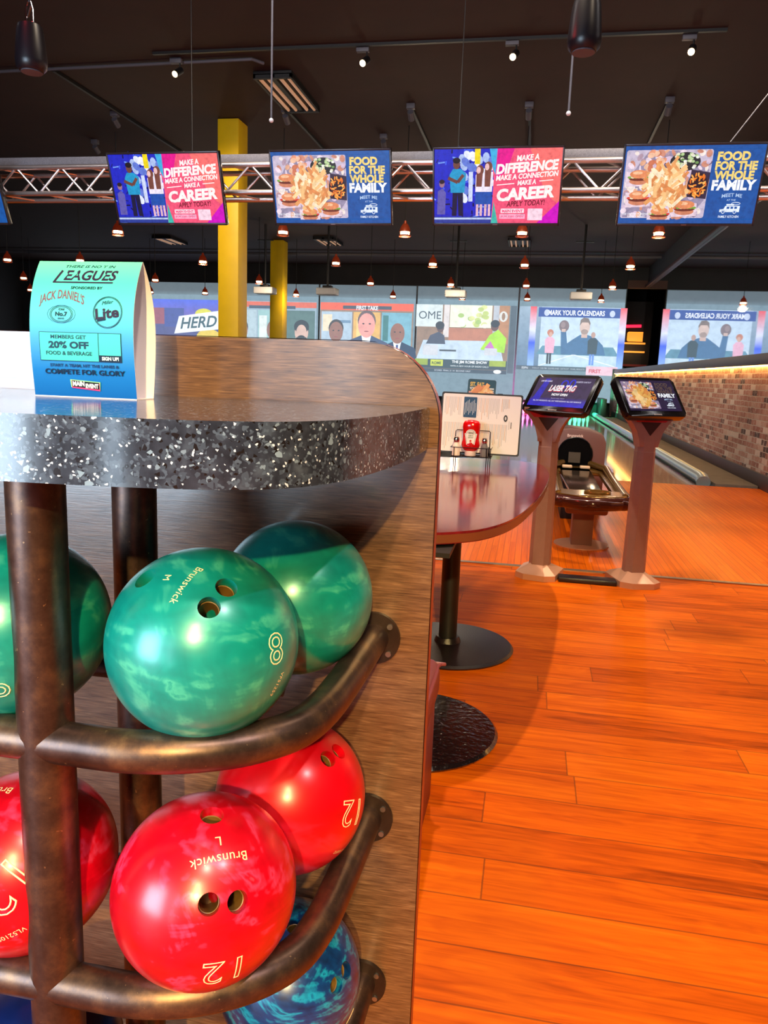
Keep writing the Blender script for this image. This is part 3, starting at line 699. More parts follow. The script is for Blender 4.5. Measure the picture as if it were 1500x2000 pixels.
def d_take2(p, W):
    p.rect(0.05, 1.0, W - 0.1, ZH, rgb(150, 170, 186)); p.rect(0.05, 3.0, W - 0.1, 3.2, rgb(220, 96, 64)); p.rect(0.9, 2.95, W - 0.9, 3.06, rgb(60, 70, 90))
    p.rect(0.1, 1.0, 1.2, 2.9, rgb(176, 196, 206)); p.rect(1.25, 1.0, 2.3, 2.9, rgb(150, 190, 190)); p.rect(2.35, 1.0, W - 0.15, 2.9, rgb(84, 112, 108)); p.rect(1.3, 1.3, 1.6, 2.7, rgb(220, 230, 226))
    bust(p, 0.6, 1.15, 1.2, rgb(160, 110, 94), rgb(70, 54, 50), rgb(190, 198, 210), rgb(210, 214, 222))
    bust(p, 1.85, 1.2, 1.2, rgb(140, 92, 74), None, rgb(26, 44, 82), rgb(40, 60, 130), bald=True)
    bust(p, 2.95, 1.1, 1.25, rgb(214, 176, 160), rgb(26, 22, 26), rgb(222, 222, 190), None, beard=True)
    p.ell(2.95, 2.33, 0.29, 0.24, rgb(34, 28, 32)); p.ell(2.95, 2.12, 0.2, 0.28, rgb(214, 176, 160)); p.ell(2.95, 1.92, 0.15, 0.1, rgb(34, 28, 30))
def d_herd(p, W):
    p.rect(0.05, 1.0, W - 0.1, ZH, rgb(74, 70, 130)); p.grad(0.05, 2.4, W - 0.1, ZH, [(0, rgb(120, 90, 160)), (1, rgb(70, 90, 220))], 6)
    p.rect(0.05, 2.3, 1.1, 2.9, rgb(150, 70, 90)); p.rect(1.1, 2.2, 1.9, 2.9, rgb(60, 70, 150)); p.rect(0.2, 1.2, 1.2, 1.9, rgb(100, 70, 130)); p.rect(0.1, 1.5, 0.35, 1.9, rgb(236, 60, 60))
    p.ell(2.7, 2.7, 0.35, 0.2, rgb(220, 214, 50)); p.ell(2.9, 1.85, 0.5, 0.3, rgb(226, 196, 60))
    p.poly([(1.5, 1.95), (3.3, 2.15), (3.45, 2.85), (1.7, 2.6)], rgb(236, 240, 246)); p.text('HERD', 2.5, 2.2, 0.4, rgb(50, 80, 90), w=1.5, off=0.02, shear=0.3, rot=0.08)
def d_dark(p, W):
    d_take2(p, W)
bays = [(-0.68, 2.92, 'rightmost projected screen with a MARK YOUR CALENDARS banner', d_cal),
        (-4.28, -0.68, 'projected radio show with a person in a lime green jacket', d_home),
        (-7.88, -4.28, 'projected talk show with three people under an orange FIRST TAKE banner', d_take),
        (-11.48, -7.88, 'projected talk show with three people, partly behind the yellow columns', d_take2),
        (-15.08, -11.48, 'projected picture with a slanted white HERD logo', d_herd),
        (-18.68, -15.08, 'dim projected talk show at the left edge behind the tent card', d_dark)]
for a in bays: screen(*a)

# ================================================================== YELLOW COLUMNS
for (x0, x1, y0, y1, lb) in ((-5.10, -4.755, 12.1, 12.5, 'nearer tall yellow column, right behind the lighting truss'), (-8.02, -7.62, 23.0, 23.45, 'farther, thinner looking yellow column near the projected talk show')):
    t = thing('column', lb, 'column', ((x0 + x1) / 2, (y0 + y1) / 2, 0), 0, 'yellow columns')
    w_, d_ = (x1 - x0) / 2, (y1 - y0) / 2
    bm = B(); box(bm, -w_, w_, -d_, d_, 0, 4.995, 0.01); obj('shaft', bm, M['yellow'], t)
    bm = B(); box(bm, -w_ - 0.03, w_ + 0.03, -d_ - 0.03, d_ + 0.03, -0.15, 0.08, 0.005); obj('base_plate', bm, M['greypaint'], t)

# ================================================================== TRUSS and overhead screens
t = thing('lighting_truss', 'long silver box truss carrying the overhead screens', 'truss', (-2.0, 7.12, 2.76))
x0, x1 = -6.5, 5.4
bm = B()
for y in (-0.15, 0.15):
    for z in (0.0, 0.235): tube(bm, [(x0, y, z), (x1, y, z)], 0.024, 12)
obj('chords', bm, M['alu'], t)
bm = B(); n = int((x1 - x0) / 0.235)
for i in range(n):
    a, b_ = x0 + i * 0.235, x0 + (i + 1) * 0.235
    for y in (-0.15, 0.15):
        tube(bm, [(a, y, 0.235 if i % 2 else 0), (b_, y, 0 if i % 2 else 0.235)], 0.011, 8)
    if i % 2 == 0:
        for z in (0, 0.235): tube(bm, [(a, -0.15, z), (b_, 0.15, z)], 0.009, 6)
obj('diagonal_braces', bm, M['alu'], t)
bm = B(); box(bm, x0, x1, -0.06, 0.1, 0.27, 0.35, 0.004); obj('cable_tray', bm, M['greymesh'], t)
for x in (-3.9, -1.25, 1.22, 3.78, 4.6):
    bm = B(); tube(bm, [(x, 0, 0.26), (x, 0, 2.24)], 0.004, 6); obj('hanger_rod', bm, M['cord'], t)
bm = B(); tube(bm, [(3.35, -0.1, 0.26), (4.0, -0.1, 1.2)], 0.005, 6); obj('safety_cable', bm, M['greymesh'], t)

def fries(p, cx, cy, r, n, cols, ln=0.3, seed=1):
    random.seed(seed)
    for i in range(n):
        a = random.random() * PI; d = random.random() ** 0.6 * r; q = random.random() * 2 * PI
        x, y = cx + d * math.cos(q), cy + d * math.sin(q) * 1.15; l = ln * (0.5 + random.random() * 0.5) / 2
        a = PI / 2 + (random.random() - 0.5) * 2.2
        p.line([(x - l * math.cos(a), y - l * math.sin(a)), (x + l * math.cos(a), y + l * math.sin(a))], 0.022 + 0.01 * random.random(), random.choice(cols))
def burger(p, x, y, s, seed):
    random.seed(seed)
    p.poly([(x - 1.3 * s, y - 0.9 * s), (x + 1.3 * s, y - 0.8 * s), (x + 1.2 * s, y + 0.5 * s), (x - 1.4 * s, y + 0.6 * s)], rgb(228, 206, 220))
    p.ell(x, y - 0.35 * s, s, 0.35 * s, rgb(206, 130, 100)); p.ell(x, y - 0.1 * s, 1.08 * s, 0.22 * s, rgb(110, 52, 44))
    for i in range(7): p.ell(x - s + i * s / 3, y + 0.04 * s, 0.22 * s, 0.12 * s, random.choice([rgb(120, 170, 70), rgb(230, 220, 180), rgb(220, 70, 60)]), 8)
    p.ell(x, y + 0.35 * s, s, 0.42 * s, rgb(226, 140, 96)); p.ell(x - 0.2 * s, y + 0.48 * s, 0.5 * s, 0.16 * s, rgb(246, 190, 150))
def pic_food(W, H, night=False):
    p = Pic(); blue = rgb(22, 84, 160) if not night else rgb(40, 28, 62)
    p.rect(0, 0, W, H, blue)
    s = H
    p.rr(0.02 * s, 0.07 * s, 1.15 * s, 0.95 * s, 0.03 * s, rgb(196, 184, 206) if not night else rgb(150, 130, 160))
    q = Pic()
    k = s
    p.poly([(0.05 * k, 0.08 * k), (0.95 * k, 0.08 * k), (1.12 * k, 0.3 * k), (1.13 * k, 0.7 * k), (0.7 * k, 0.94 * k), (0.3 * k, 0.92 * k), (0.08 * k, 0.6 * k)], rgb(150, 140, 168))
    p.poly([(0.3 * k, 0.3 * k), (0.45 * k, 0.12 * k), (0.7 * k, 0.1 * k), (0.86 * k, 0.4 * k), (0.8 * k, 0.75 * k), (0.5 * k, 0.86 * k), (0.34 * k, 0.7 * k)], rgb(226, 208, 222))
    random.seed(21)
    for i in range(150):
        x_, y_ = (0.05 + 1.06 * random.random()) * k, (0.09 + 0.84 * random.random()) * k
        p.ell(x_, y_, (0.02 + 0.05 * random.random()) * k, (0.015 + 0.03 * random.random()) * k, random.choice([rgb(236, 216, 230), rgb(214, 190, 214), rgb(226, 170, 140), rgb(206, 140, 120), rgb(110, 96, 124), rgb(240, 226, 220), rgb(176, 150, 168)]), 9, random.random() * 3)
    burger(p, 0.22 * k, 0.6 * k, 0.13 * k, 4); burger(p, 0.24 * k, 0.33 * k, 0.13 * k, 5); burger(p, 0.88 * k, 0.2 * k, 0.13 * k, 6); burger(p, 0.55 * k, 0.12 * k, 0.12 * k, 7)
    random.seed(8)
    for i in range(14): p.ell((0.3 + 0.22 * random.random()) * k, (0.72 + 0.2 * random.random()) * k, 0.05 * k, 0.035 * k, random.choice([rgb(226, 150, 120), rgb(206, 120, 90), rgb(240, 190, 160)]), 12, random.random() * 3)
    p.ell(0.8 * k, 0.8 * k, 0.2 * k, 0.12 * k, rgb(40, 46, 52))
    for i in range(40): p.ell((0.64 + 0.32 * random.random()) * k, (0.72 + 0.18 * random.random()) * k, 0.025 * k, 0.018 * k, random.choice([rgb(180, 206, 150), rgb(236, 240, 230), rgb(110, 150, 90), rgb(230, 226, 200)]), 8)
    p.poly([(0.88 * k, 0.35 * k), (1.14 * k, 0.32 * k), (1.15 * k, 0.66 * k), (0.9 * k, 0.7 * k)], rgb(50, 44, 66)); p.ell(1.0 * k, 0.5 * k, 0.13 * k, 0.16 * k, rgb(40, 30, 40))
    for i in range(46):
        a = random.random() * 6.28; d = random.random() ** 0.5
        p.ell((1.0 + 0.12 * d * math.cos(a)) * k, (0.5 + 0.15 * d * math.sin(a)) * k, 0.03 * k, 0.012 * k, random.choice([rgb(240, 140, 50), rgb(226, 110, 40), rgb(250, 176, 90)]), 6, random.random() * 3)
    fr = [rgb(250, 214, 160), rgb(244, 190, 130), rgb(230, 160, 100), rgb(252, 230, 196), rgb(220, 140, 84)]
    if night: fr = [rgb(236, 176, 90), rgb(220, 140, 70), rgb(246, 206, 140)]
    fries(p, 0.6 * k, 0.48 * k, 0.24 * k, 150, fr, 0.27 * k, 3)
    p.rr(1.15 * k, 0.07 * k, W, 0.95 * k, 0.001, blue); p.rect(0, 0.955 * k, W, H, blue); p.rect(0, 0, W, 0.05 * k, blue)
    X = (1.15 * k + W) / 2; TW = W - 1.22 * k
    ye = rgb(240, 210, 120) if not night else rgb(90, 70, 66)
    p.text('FOOD', X - 0.06 * k, 0.815 * k, 0.1 * k, ye, w=TW * 0.72, off=0.05); p.text('FOR THE', X - 0.01 * k, 0.695 * k, 0.1 * k, ye, w=TW * 0.92, off=0.05); p.text('WHOLE', X - 0.02 * k, 0.575 * k, 0.1 * k, ye, w=TW * 0.88, off=0.05)
    p.text('FAMILY', X, 0.44 * k, 0.12 * k, rgb(245, 248, 255), w=TW * 0.98, off=0.05)
    p.text('MEET ME', X, 0.335 * k, 0.045 * k, rgb(170, 196, 230), w=TW * 0.45, off=0.02, arc=0.015 * k); p.text('AT THE', X, 0.295 * k, 0.024 * k, rgb(170, 196, 230), w=TW * 0.2)
    # little delivery wagon
    wc = rgb(226, 236, 250); x = X - 0.13 * k; y = 0.13 * k
    p.poly([(x, y + 0.02 * k), (x + 0.26 * k, y + 0.02 * k), (x + 0.26 * k, y + 0.1 * k), (x + 0.07 * k, y + 0.1 * k), (x + 0.05 * k, y + 0.06 * k), (x, y + 0.055 * k)], wc)
    for a in (0.09, 0.14, 0.19): p.rect(x + a * k, y + 0.062 * k, x + (a + 0.035) * k, y + 0.09 * k, blue)
    for a in (0.05, 0.2): p.ell(x + a * k, y + 0.02 * k, 0.025 * k, 0.025 * k, blue); p.ring(x + a * k, y + 0.02 * k, 0.022 * k, 0.022 * k, 0.008 * k, wc, 14)
    p.ring(x + 0.2 * k, y + 0.13 * k, 0.06 * k, 0.02 * k, 0.008 * k, wc, 16); p.rect(x + 0.08 * k, y + 0.105 * k, x + 0.18 * k, y + 0.125 * k, wc)
    p.text('FAMILY KITCHEN', X, 0.075 * k, 0.03 * k, wc, w=TW * 0.46, off=0.02)
    p.text('THE CROWD PLEASING', 0.22 * k, 0.115 * k, 0.024 * k, rgb(240, 240, 250), w=0.36 * k, off=0.02); p.text('FAMILY FEAST', 0.24 * k, 0.08 * k, 0.024 * k, rgb(240, 240, 250), w=0.24 * k, off=0.02)
    return p
def pic_career(W, H):
    p = Pic(); k = H
    p.rect(0, 0, W, H, rgb(30, 40, 190))
    random.seed(12)
    for i in range(60):
        x, y = random.random() * 0.9 * k, random.random() * k
        a = random.random() * 3
        p.line([(x, y), (x + 0.1 * k * math.cos(a), y + 0.05 * k * math.sin(a))], 0.02 * k, random.choice([rgb(20, 30, 120), rgb(60, 90, 230), rgb(110, 150, 240), rgb(8, 12, 60)]))
    for i in range(26):
        x, y = (0.38 + 0.45 * random.random()) * k, (0.3 + random.random() * 0.7) * k
        p.ell(x, y, 0.05 * k, 0.07 * k, random.choice([rgb(226, 232, 250), rgb(170, 190, 236), rgb(96, 120, 210), rgb(240, 240, 250)]), 10, random.random())
    p.rect(0.58 * k, 0.8 * k, 0.66 * k, k, rgb(240, 214, 20)); p.rect(0.5 * k, 0.3 * k, 0.56 * k, 0.7 * k, rgb(206, 216, 246))
    p.rect(0, 0, 0.9 * k, 0.09 * k, rgb(40, 60, 150)); p.rect(0, 0.05 * k, 0.9 * k, 0.075 * k, rgb(190, 206, 240))
    # person in a teal shirt
    p.poly([(0.26 * k, 0.1 * k), (0.33 * k, 0.1 * k), (0.34 * k, 0.4 * k), (0.36 * k, 0.1 * k), (0.43 * k, 0.1 * k), (0.42 * k, 0.45 * k), (0.27 * k, 0.45 * k)], rgb(20, 22, 60))
    p.poly([(0.24 * k, 0.42 * k), (0.44 * k, 0.42 * k), (0.46 * k, 0.68 * k), (0.38 * k, 0.74 * k), (0.27 * k, 0.74 * k), (0.22 * k, 0.66 * k)], rgb(30, 150, 200))
    p.line([(0.42 * k, 0.66 * k), (0.34 * k, 0.56 * k), (0.2 * k, 0.62 * k)], 0.045 * k, rgb(110, 66, 60)); p.ell(0.32 * k, 0.8 * k, 0.05 * k, 0.065 * k, rgb(110, 66, 60)); p.ell(0.32 * k, 0.85 * k, 0.055 * k, 0.04 * k, rgb(24, 18, 30))
    p.poly([(0.04 * k, 0.12 * k), (0.16 * k, 0.12 * k), (0.17 * k, 0.42 * k), (0.12 * k, 0.48 * k), (0.05 * k, 0.44 * k)], rgb(96, 90, 170)); p.ell(0.11 * k, 0.54 * k, 0.04 * k, 0.05 * k, rgb(150, 110, 130)); p.ell(0.11 * k, 0.57 * k, 0.04 * k, 0.03 * k, rgb(40, 26, 40))
    # two girls
    for x, hs in ((0.66, 1.0), (0.78, 1.06)):
        p.rect((x - 0.045) * k, 0.1 * k, (x - 0.01) * k, 0.3 * k, rgb(226, 180, 196)); p.rect((x + 0.01) * k, 0.1 * k, (x + 0.045) * k, 0.3 * k, rgb(226, 180, 196))
        p.rect((x - 0.06) * k, 0.26 * k, (x + 0.06) * k, 0.45 * k, rgb(30, 80, 170)); p.poly([((x - 0.06) * k, 0.43 * k), ((x + 0.06) * k, 0.43 * k), ((x + 0.07) * k, 0.66 * hs * k), ((x - 0.06) * k, 0.66 * hs * k)], rgb(236, 226, 244))
        p.ell(x * k, 0.72 * hs * k, 0.055 * k, 0.07 * k, rgb(120, 70, 60)); p.poly([((x - 0.05) * k, 0.5 * k), ((x + 0.03) * k, 0.5 * k), ((x + 0.045) * k, 0.74 * hs * k), ((x - 0.05) * k, 0.74 * hs * k)], rgb(120, 70, 60)); p.ell((x - 0.02) * k, 0.72 * hs * k, 0.03 * k, 0.045 * k, rgb(236, 190, 190))
    # right side
    xl = 0.84 * k
    p.poly([(xl, 0), (W, 0), (W, H), (xl + 0.1 * k - 0.14 * k, H), (xl + 0.02 * k, 0.6 * k)], rgb(240, 84, 120))
    p.poly([(xl - 0.05 * k, H), (xl + 0.1 * k, H), (xl + 0.06 * k, 0.62 * k), (xl, 0.75 * k)], rgb(60, 170, 220)); p.poly([(xl + 0.06 * k, H), (xl + 0.3 * k, H), (xl + 0.2 * k, 0.7 * k), (xl + 0.04 * k, 0.6 * k)], rgb(226, 20, 140))
    p.poly([(W - 0.45 * k, H), (W, H), (W, 0.25 * k), (W - 0.2 * k, 0.4 * k)], rgb(246, 112, 110)); p.poly([(W - 0.3 * k, 0), (W, 0), (W, 0.3 * k)], rgb(206, 10, 190)); p.poly([(xl, 0), (xl + 0.1 * k, 0), (xl + 0.03 * k, 0.3 * k)], rgb(60, 180, 170))
    X = (xl + W) / 2 + 0.01 * k; wh = rgb(255, 240, 238); T = W - xl - 0.08 * k
    p.text('MAKE A', X, 0.845 * k, 0.07 * k, wh, w=T * 0.36, off=0.04, shear=0.2, rot=0.07)
    p.text('DIFFERENCE', X, 0.7 * k, 0.12 * k, wh, w=T, off=0.05, shear=0.2, rot=0.07)
    p.text('MAKE A CONNECTION', X, 0.61 * k, 0.065 * k, wh, w=T, off=0.04, shear=0.2, rot=0.07)
    p.text('MAKE A', X, 0.525 * k, 0.06 * k, wh, w=T * 0.3, off=0.04, shear=0.2, rot=0.07); p.line([(X - 0.48 * T, 0.52 * k), (X - 0.2 * T, 0.54 * k)], 0.012 * k, wh); p.line([(X + 0.2 * T, 0.57 * k), (X + 0.42 * T, 0.585 * k)], 0.012 * k, wh)
    p.text('CAREER', X - 0.01 * k, 0.335 * k, 0.15 * k, wh, w=T * 0.92, off=0.05, shear=0.15, rot=0.07)
    p.text('APPLY TODAY!', X, 0.24 * k, 0.07 * k, rgb(110, 20, 40), w=T * 0.62, off=0.02, shear=0.2, rot=0.05)
    p.rr(X - 0.4 * T, 0.14 * k, X - 0.02 * T, 0.2 * k, 0.008 * k, rgb(250, 226, 236)); p.text('MAIN EVENT', X - 0.21 * T, 0.15 * k, 0.035 * k, rgb(236, 70, 120), w=0.34 * T, off=0.04)
    p.rr(X - 0.42 * T, 0.06 * k, X + 0.0 * T, 0.125 * k, 0.008 * k, rgb(248, 170, 200)); p.text('FUN JOBS OPEN', X - 0.21 * T, 0.08 * k, 0.025 * k, rgb(230, 60, 110), w=0.36 * T)
    p.rr(X + 0.04 * T, 0.04 * k, X + 0.28 * T, 0.2 * k, 0.008 * k, rgb(246, 210, 226))
    return p
TVW, TVH, TVT = 1.05, 0.603, 0.345
def tv(x, label, which, y=6.70, z=2.73):
    t = thing('hanging_television', label, 'television', (x, y, z), 0, 'overhead televisions on the truss')
    t.rotation_euler = (TVT, 0, 0)
    w_, h_ = TVW / 2, TVH / 2
    bm = B(); prism(bm, rrect(-w_, -h_, w_, h_, 0.008, 3), 0.0, 0.045, 'Y', bev=0.004); box(bm, -w_ * 0.5, w_ * 0.5, 0.045, 0.075, -h_ * 0.6, h_ * 0.6, 0.01); obj('case', bm, M['blackgloss'], t)
    bm = B()
    for a, b_, c, d in ((-w_, w_, h_ - 0.016, h_), (-w_, w_, -h_, -h_ + 0.02), (-w_, -w_ + 0.014, -h_, h_), (w_ - 0.014, w_, -h_, h_)): box(bm, a, b_, -0.008, 0.0, c, d, 0.002)
    obj('bezel', bm, mat('dark_bezel', rgb(60, 54, 58), 0.3, 0.4) if 'bezel_m' not in M else M['bezel_m'], t)
    W, H = TVW - 0.03, TVH - 0.038
    p = pic_career(W, H) if which else pic_food(W, H)
    p.build('screen', M['tvpic'], t, fn=lambda u, v, l: (u - W / 2, -0.0005 - l * 0.00002, v - H / 2 + 0.002))
    bm = B(); box(bm, -0.02, 0.02, -0.011, -0.007, -h_ + 0.006, -h_ + 0.012); obj('maker_badge', bm, M['screw'], t)
    for q in (-0.2, 0.2):
        bm = B(); box(bm, q - 0.02, q + 0.02, 0.045, 0.075, -0.2, 0.2, 0.003); box(bm, q - 0.015, q + 0.015, 0.07, 0.285, 0.12, 0.15); obj('mount_bracket', bm, M['black'], t)
M['bezel_m'] = mat('dark_bezel', rgb(60, 54, 58), 0.3, 0.4)
tv(-5.47, 'overhead television cut off by the left edge', False)
tv(-3.30, 'left overhead television with pink career picture beside the yellow column', True)
tv(-1.80, 'overhead television with food picture between the two pink career televisions', False)
tv(-0.405, 'overhead television with pink career picture between the two food televisions', True)
tv(1.095, 'rightmost overhead television, with the food picture', False)

# ================================================================== CEILING FITTINGS
def pendant_proto():
    t = thing('pendant_light', '', 'pendant light')
    bm = B(); tube(bm, [(0, 0, 0.16), (0, 0, 1.6)], 0.008, 6); obj('cord', bm, M['cord'], t)
    bm = B(); lathe(bm, [(0.02, 0.17), (0.026, 0.13), (0.045, 0.115), (0.07, 0.075), (0.084, 0.03), (0.09, 0.0), (0.084, 0.0), (0.078, 0.03), (0.064, 0.07), (0.04, 0.108)], n=18, cap=False); obj('shade', bm, M['shadecopper'], t)
    bm = B(); lathe(bm, [(0.01, 0.05), (0.05, 0.035), (0.074, 0.0), (0.074, -0.03), (0.06, -0.042), (0.002, -0.045)], n=14); obj('bulb', bm, M['bulb'], t)
    bm = B(); tube(bm, [Vector((0.09 * math.cos(a), 0.09 * math.sin(a), -0.06)) for a in [2 * PI * i / 16 for i in range(16)]], 0.012, 6, closed=True)
    for a in (0, PI / 2, PI, 3 * PI / 2): tube(bm, [(0.09 * math.cos(a + .7), 0.09 * math.sin(a + .7), 0.0), (0.09 * math.cos(a + .7), 0.09 * math.sin(a + .7), -0.06)], 0.005, 5)
    obj('rim_cage', bm, M['shadecopper'], t)
    return t
XN = {1.7: 'rightmost, beside the brick wall', -0.33: 'second from the brick wall', -2.17: 'third from the brick wall', -4.2: 'just right of the nearer yellow column', -7.15: 'just left of the nearer yellow column', -10.05: 'by the right edge of the tent card', -11.85: 'above the tent card', -13.95: 'leftmost', -16.0: 'leftmost'}
rows = [(12.66, 'nearest', (1.7, -0.33, -2.17, -4.2, -7.15)), (16.15, 'second', (1.7, -0.33, -2.17, -4.2, -7.15, -10.05, -11.85)),
        (19.65, 'third', (1.7, -0.33, -2.17, -4.2, -7.15, -10.05, -13.95)), (22.85, 'farthest', (1.7, -0.33, -2.17, -4.2, -7.15, -10.05, -11.85, -16.0))]
pp = None
for y, rn, xs in rows:
    for x in xs:
        lb = 'copper pendant lamp in the %s row, %s' % (rn, XN[x])
        if pp is None: pp = pendant_proto(); pp.location = (x, y, 3.42); pp['label'] = lb; pp['group'] = 'copper pendant lamps over the lanes'
        else: dup(pp, (x, y, 3.42), lb)
# track spots, near row
def spot_proto():
    t = thing('track_spotlight', '', 'spotlight')
    bm = B(); box(bm, -0.075, 0.075, -0.03, 0.03, 0.10, 0.16, 0.004); obj('driver_box', bm, M['greypaint'], t)
    bm = B(); tube(bm, [(0.05, 0, 0.10), (0.05, 0, 0.0)], 0.01, 8); tube(bm, [(0.05, 0.03, 0.03), (0.02, -0.08, -0.05)], 0.042, 14); obj('lamp_head', bm, M['black'], t)
    bm = B(); tube(bm, [(0.02, -0.081, -0.0508), (0.0185, -0.0865, -0.055)], 0.036, 14); obj('bulb', bm, M['bulb'], t)
    return t
sp0 = None
for i, (x, y) in enumerate(((-4.68, 9.8), (-2.25, 9.68), (-0.5, 9.66), (1.43, 9.7))):
    lb = 'lit ceiling spotlight, ' + ['leftmost of the four', 'second from the left, right of the strip fixture', 'third from the left, above the second career television', 'rightmost of the four'][i]
    if sp0 is None: sp0 = spot_proto(); sp0.location = (x, y, 4.83); sp0['label'] = lb; sp0['group'] = 'lit track spotlights'
    else: dup(sp0, (x, y, 4.83), lb)
bm = B()
tube(bm, [(-7.4, 9.95, 4.97), (-3.7, 9.86, 4.97), (-3.6, 10.0, 4.97)], 0.02, 8); tag(obj('conduit_pipe', bm, M['greypaint']), 'grey conduit pipe running across the ceiling left of the strip fixture', 'pipe')
bm = B(); box(bm, -4.9, 1.8, 9.6, 9.64, 4.97, 5.0); tag(obj('light_track', bm, M['black']), 'thin black light track crossing the ceiling between the lit spotlights', 'light track')
for i, (x, y, y2) in enumerate(((-6.5, 9.97, 13.8), (-3.84, 11.85, 14.5), (-1.99, 11.75, 14.2), (-0.32, 11.8, 14.2), (1.55, 11.75, 14.2))):
    bm = B(); box(bm, x - 0.02, x + 0.02, y, y2, 4.955, 4.998); tag(obj('light_track', bm, M['black']), 'dark ceiling track along the lanes, ' + ['left of the strip fixture', 'starting behind the strip fixture', 'above the first food television', 'above the second career television', 'above the right food television'][i], 'light track', 'ceiling tracks along the lanes')
for i, (x, y) in enumerate(((-6.6, 11.68), (-3.87, 11.72), (-1.99, 11.69), (-0.32, 11.76), (1.55, 11.71), (-7.76, 13.05), (-2.65, 13.06))):
    t = thing('ceiling_spotlight', 'unlit dark ceiling spotlight, ' + ['above the left career television', 'at the end of the strip fixture', 'above the gap beside the first food television', 'above the second career television', 'above the right food television', 'small one at the far left over the truss', 'small one right above the first food television'][i], 'spotlight', (x, y, 4.86), 0, 'unlit ceiling spotlights')
    bm = B(); box(bm, -0.06, 0.06, -0.04, 0.04, 0.07, 0.14, 0.004); obj('driver_box', bm, M['greypaint'], t)
    bm = B(); tube(bm, [(0, 0, 0.08), (0, 0.02, 0.02)], 0.012, 8); tube(bm, [(0, -0.02, 0.03), (0, 0.1, -0.04)], 0.045, 12); obj('lamp_head', bm, M['greypaint'], t)
# strip fixtures
def strip_fixture(x0, x1, y0, y1, label, z=4.93):
    t = thing('strip_fixture', label, 'ceiling light', ((x0 + x1) / 2, (y0 + y1) / 2, z), 0, 'tube light fixtures'); w_, d_ = (x1 - x0) / 2, (y1 - y0) / 2
    bm = B(); box(bm, -w_, w_, -d_, d_, 0.02, 0.06)
    for a in (-w_, -0.03, w_ - 0.03): box(bm, a, a + 0.03 if a != -0.03 else 0.03, -d_, d_, -0.02, 0.03)
    for a in (-d_, d_ - 0.04): box(bm, -w_, w_, a, a + 0.04, -0.03, 0.03)
    obj('housing', bm, M['black'], t)
    for a in (-w_ * 0.75, -w_ * 0.32, w_ * 0.32, w_ * 0.75):
        bm = B(); tube(bm, [(a, -d_ + 0.05, 0.0), (a, d_ - 0.05, 0.0)], 0.022, 8); obj('tube', bm, M['tube'], t)
strip_fixture(-3.85, -3.33, 10.3, 11.65, 'brown strip fixture with four dim tubes on the near ceiling')
for x, lb in ((-11.2, 'far strip fixture on the dark ceiling left of the nearer yellow column'), (-6.2, 'far strip fixture on the dark ceiling beside the farther yellow column'), (-0.65, 'far strip fixture on the dark ceiling under the second career television')):
    strip_fixture(x - 0.3, x + 0.3, 22.3, 23.5, lb)
bm = B(); tube(bm, [(-19.9, 25.0, 4.9), (3.5, 25.0, 4.9)], 0.05, 10); tag(obj('sprinkler_pipe', bm, M['greypaint']), 'long grey pipe crossing the far dark ceiling', 'pipe')
# projectors
pj = None
for x, z, lb in ((-5.57, 3.28, 'white projector on a black pole just right of the farther yellow column'), (-2.13, 3.28, 'white projector on a black pole above the radio show picture'), (1.03, 3.28, 'white projector on a black pole above the MARK YOUR CALENDARS picture'), (-7.32, 3.28, 'white projector on a black pole between the two yellow columns')):
    if pj is None:
        pj = thing('projector', lb, 'projector', (x, 20.6, z), 0, 'ceiling projectors over the lanes')
        bm = B(); box(bm, -0.27, 0.27, -0.2, 0.2, -0.09, 0.09, 0.03, 3); obj('body', bm, M['white'], pj)
        bm = B(); box(bm, -0.12, 0.12, -0.1, 0.1, 0.09, 0.16, 0.01); tube(bm, [(0, 0, 0.15), (0, 0, 1.72)], 0.03, 8); box(bm, -0.22, 0.22, -0.02, 0.02, 1.3, 1.33); obj('ceiling_pole', bm, M['black'], pj)
        bm = B(); tube(bm, [(0.12, 0.19, 0), (0.12, 0.23, 0)], 0.05, 14); obj('lens', bm, M['blackgloss'], pj)
    else: dup(pj, (x, 20.6, z), lb)
# pendant loudspeakers
for i, (x, y, z) in enumerate(((-2.516, 3.68, 2.69), (0.118, 3.80, 2.73))):
    t = thing('pendant_loudspeaker', ['black hanging loudspeaker at the upper left corner', 'black hanging loudspeaker above the second career television'][i], 'loudspeaker', (x, y, z), 0, 'hanging loudspeakers')
    t.scale = (0.8, 0.8, 0.8)
    bm = B(); lathe(bm, [(0.045, 0.135), (0.07, 0.13), (0.078, 0.10), (0.088, 0.0), (0.093, -0.07), (0.088, -0.105), (0.07, -0.125), (0.04, -0.13)], n=32); obj('body', bm, M['speaker'], t)
    bm = B(); lathe(bm, [(0.062, -0.1265), (0.062, -0.1325), (0.002, -0.1345)], n=24); obj('grille', bm, M['greypaint'], t)
    bm = B()
    for q in (-0.022, 0.022): tube(bm, [(q, 0, 0.12), (q, 0, 0.22), (q * 0.4, 0, 0.265)], 0.006, 8)
    tube(bm, [(-0.012, 0, 0.18), (0.012, 0, 0.24)], 0.008, 8); box(bm, -0.03, 0.03, -0.015, 0.015, 0.13, 0.15, 0.004); obj('hanger', bm, M['chrome'], t)
    bm = B(); tube(bm, [(0, 0, 0.26), (0, 0, (5.0 - z) / 0.8)], 0.003, 6); obj('suspension_cable', bm, M['greypaint'], t)
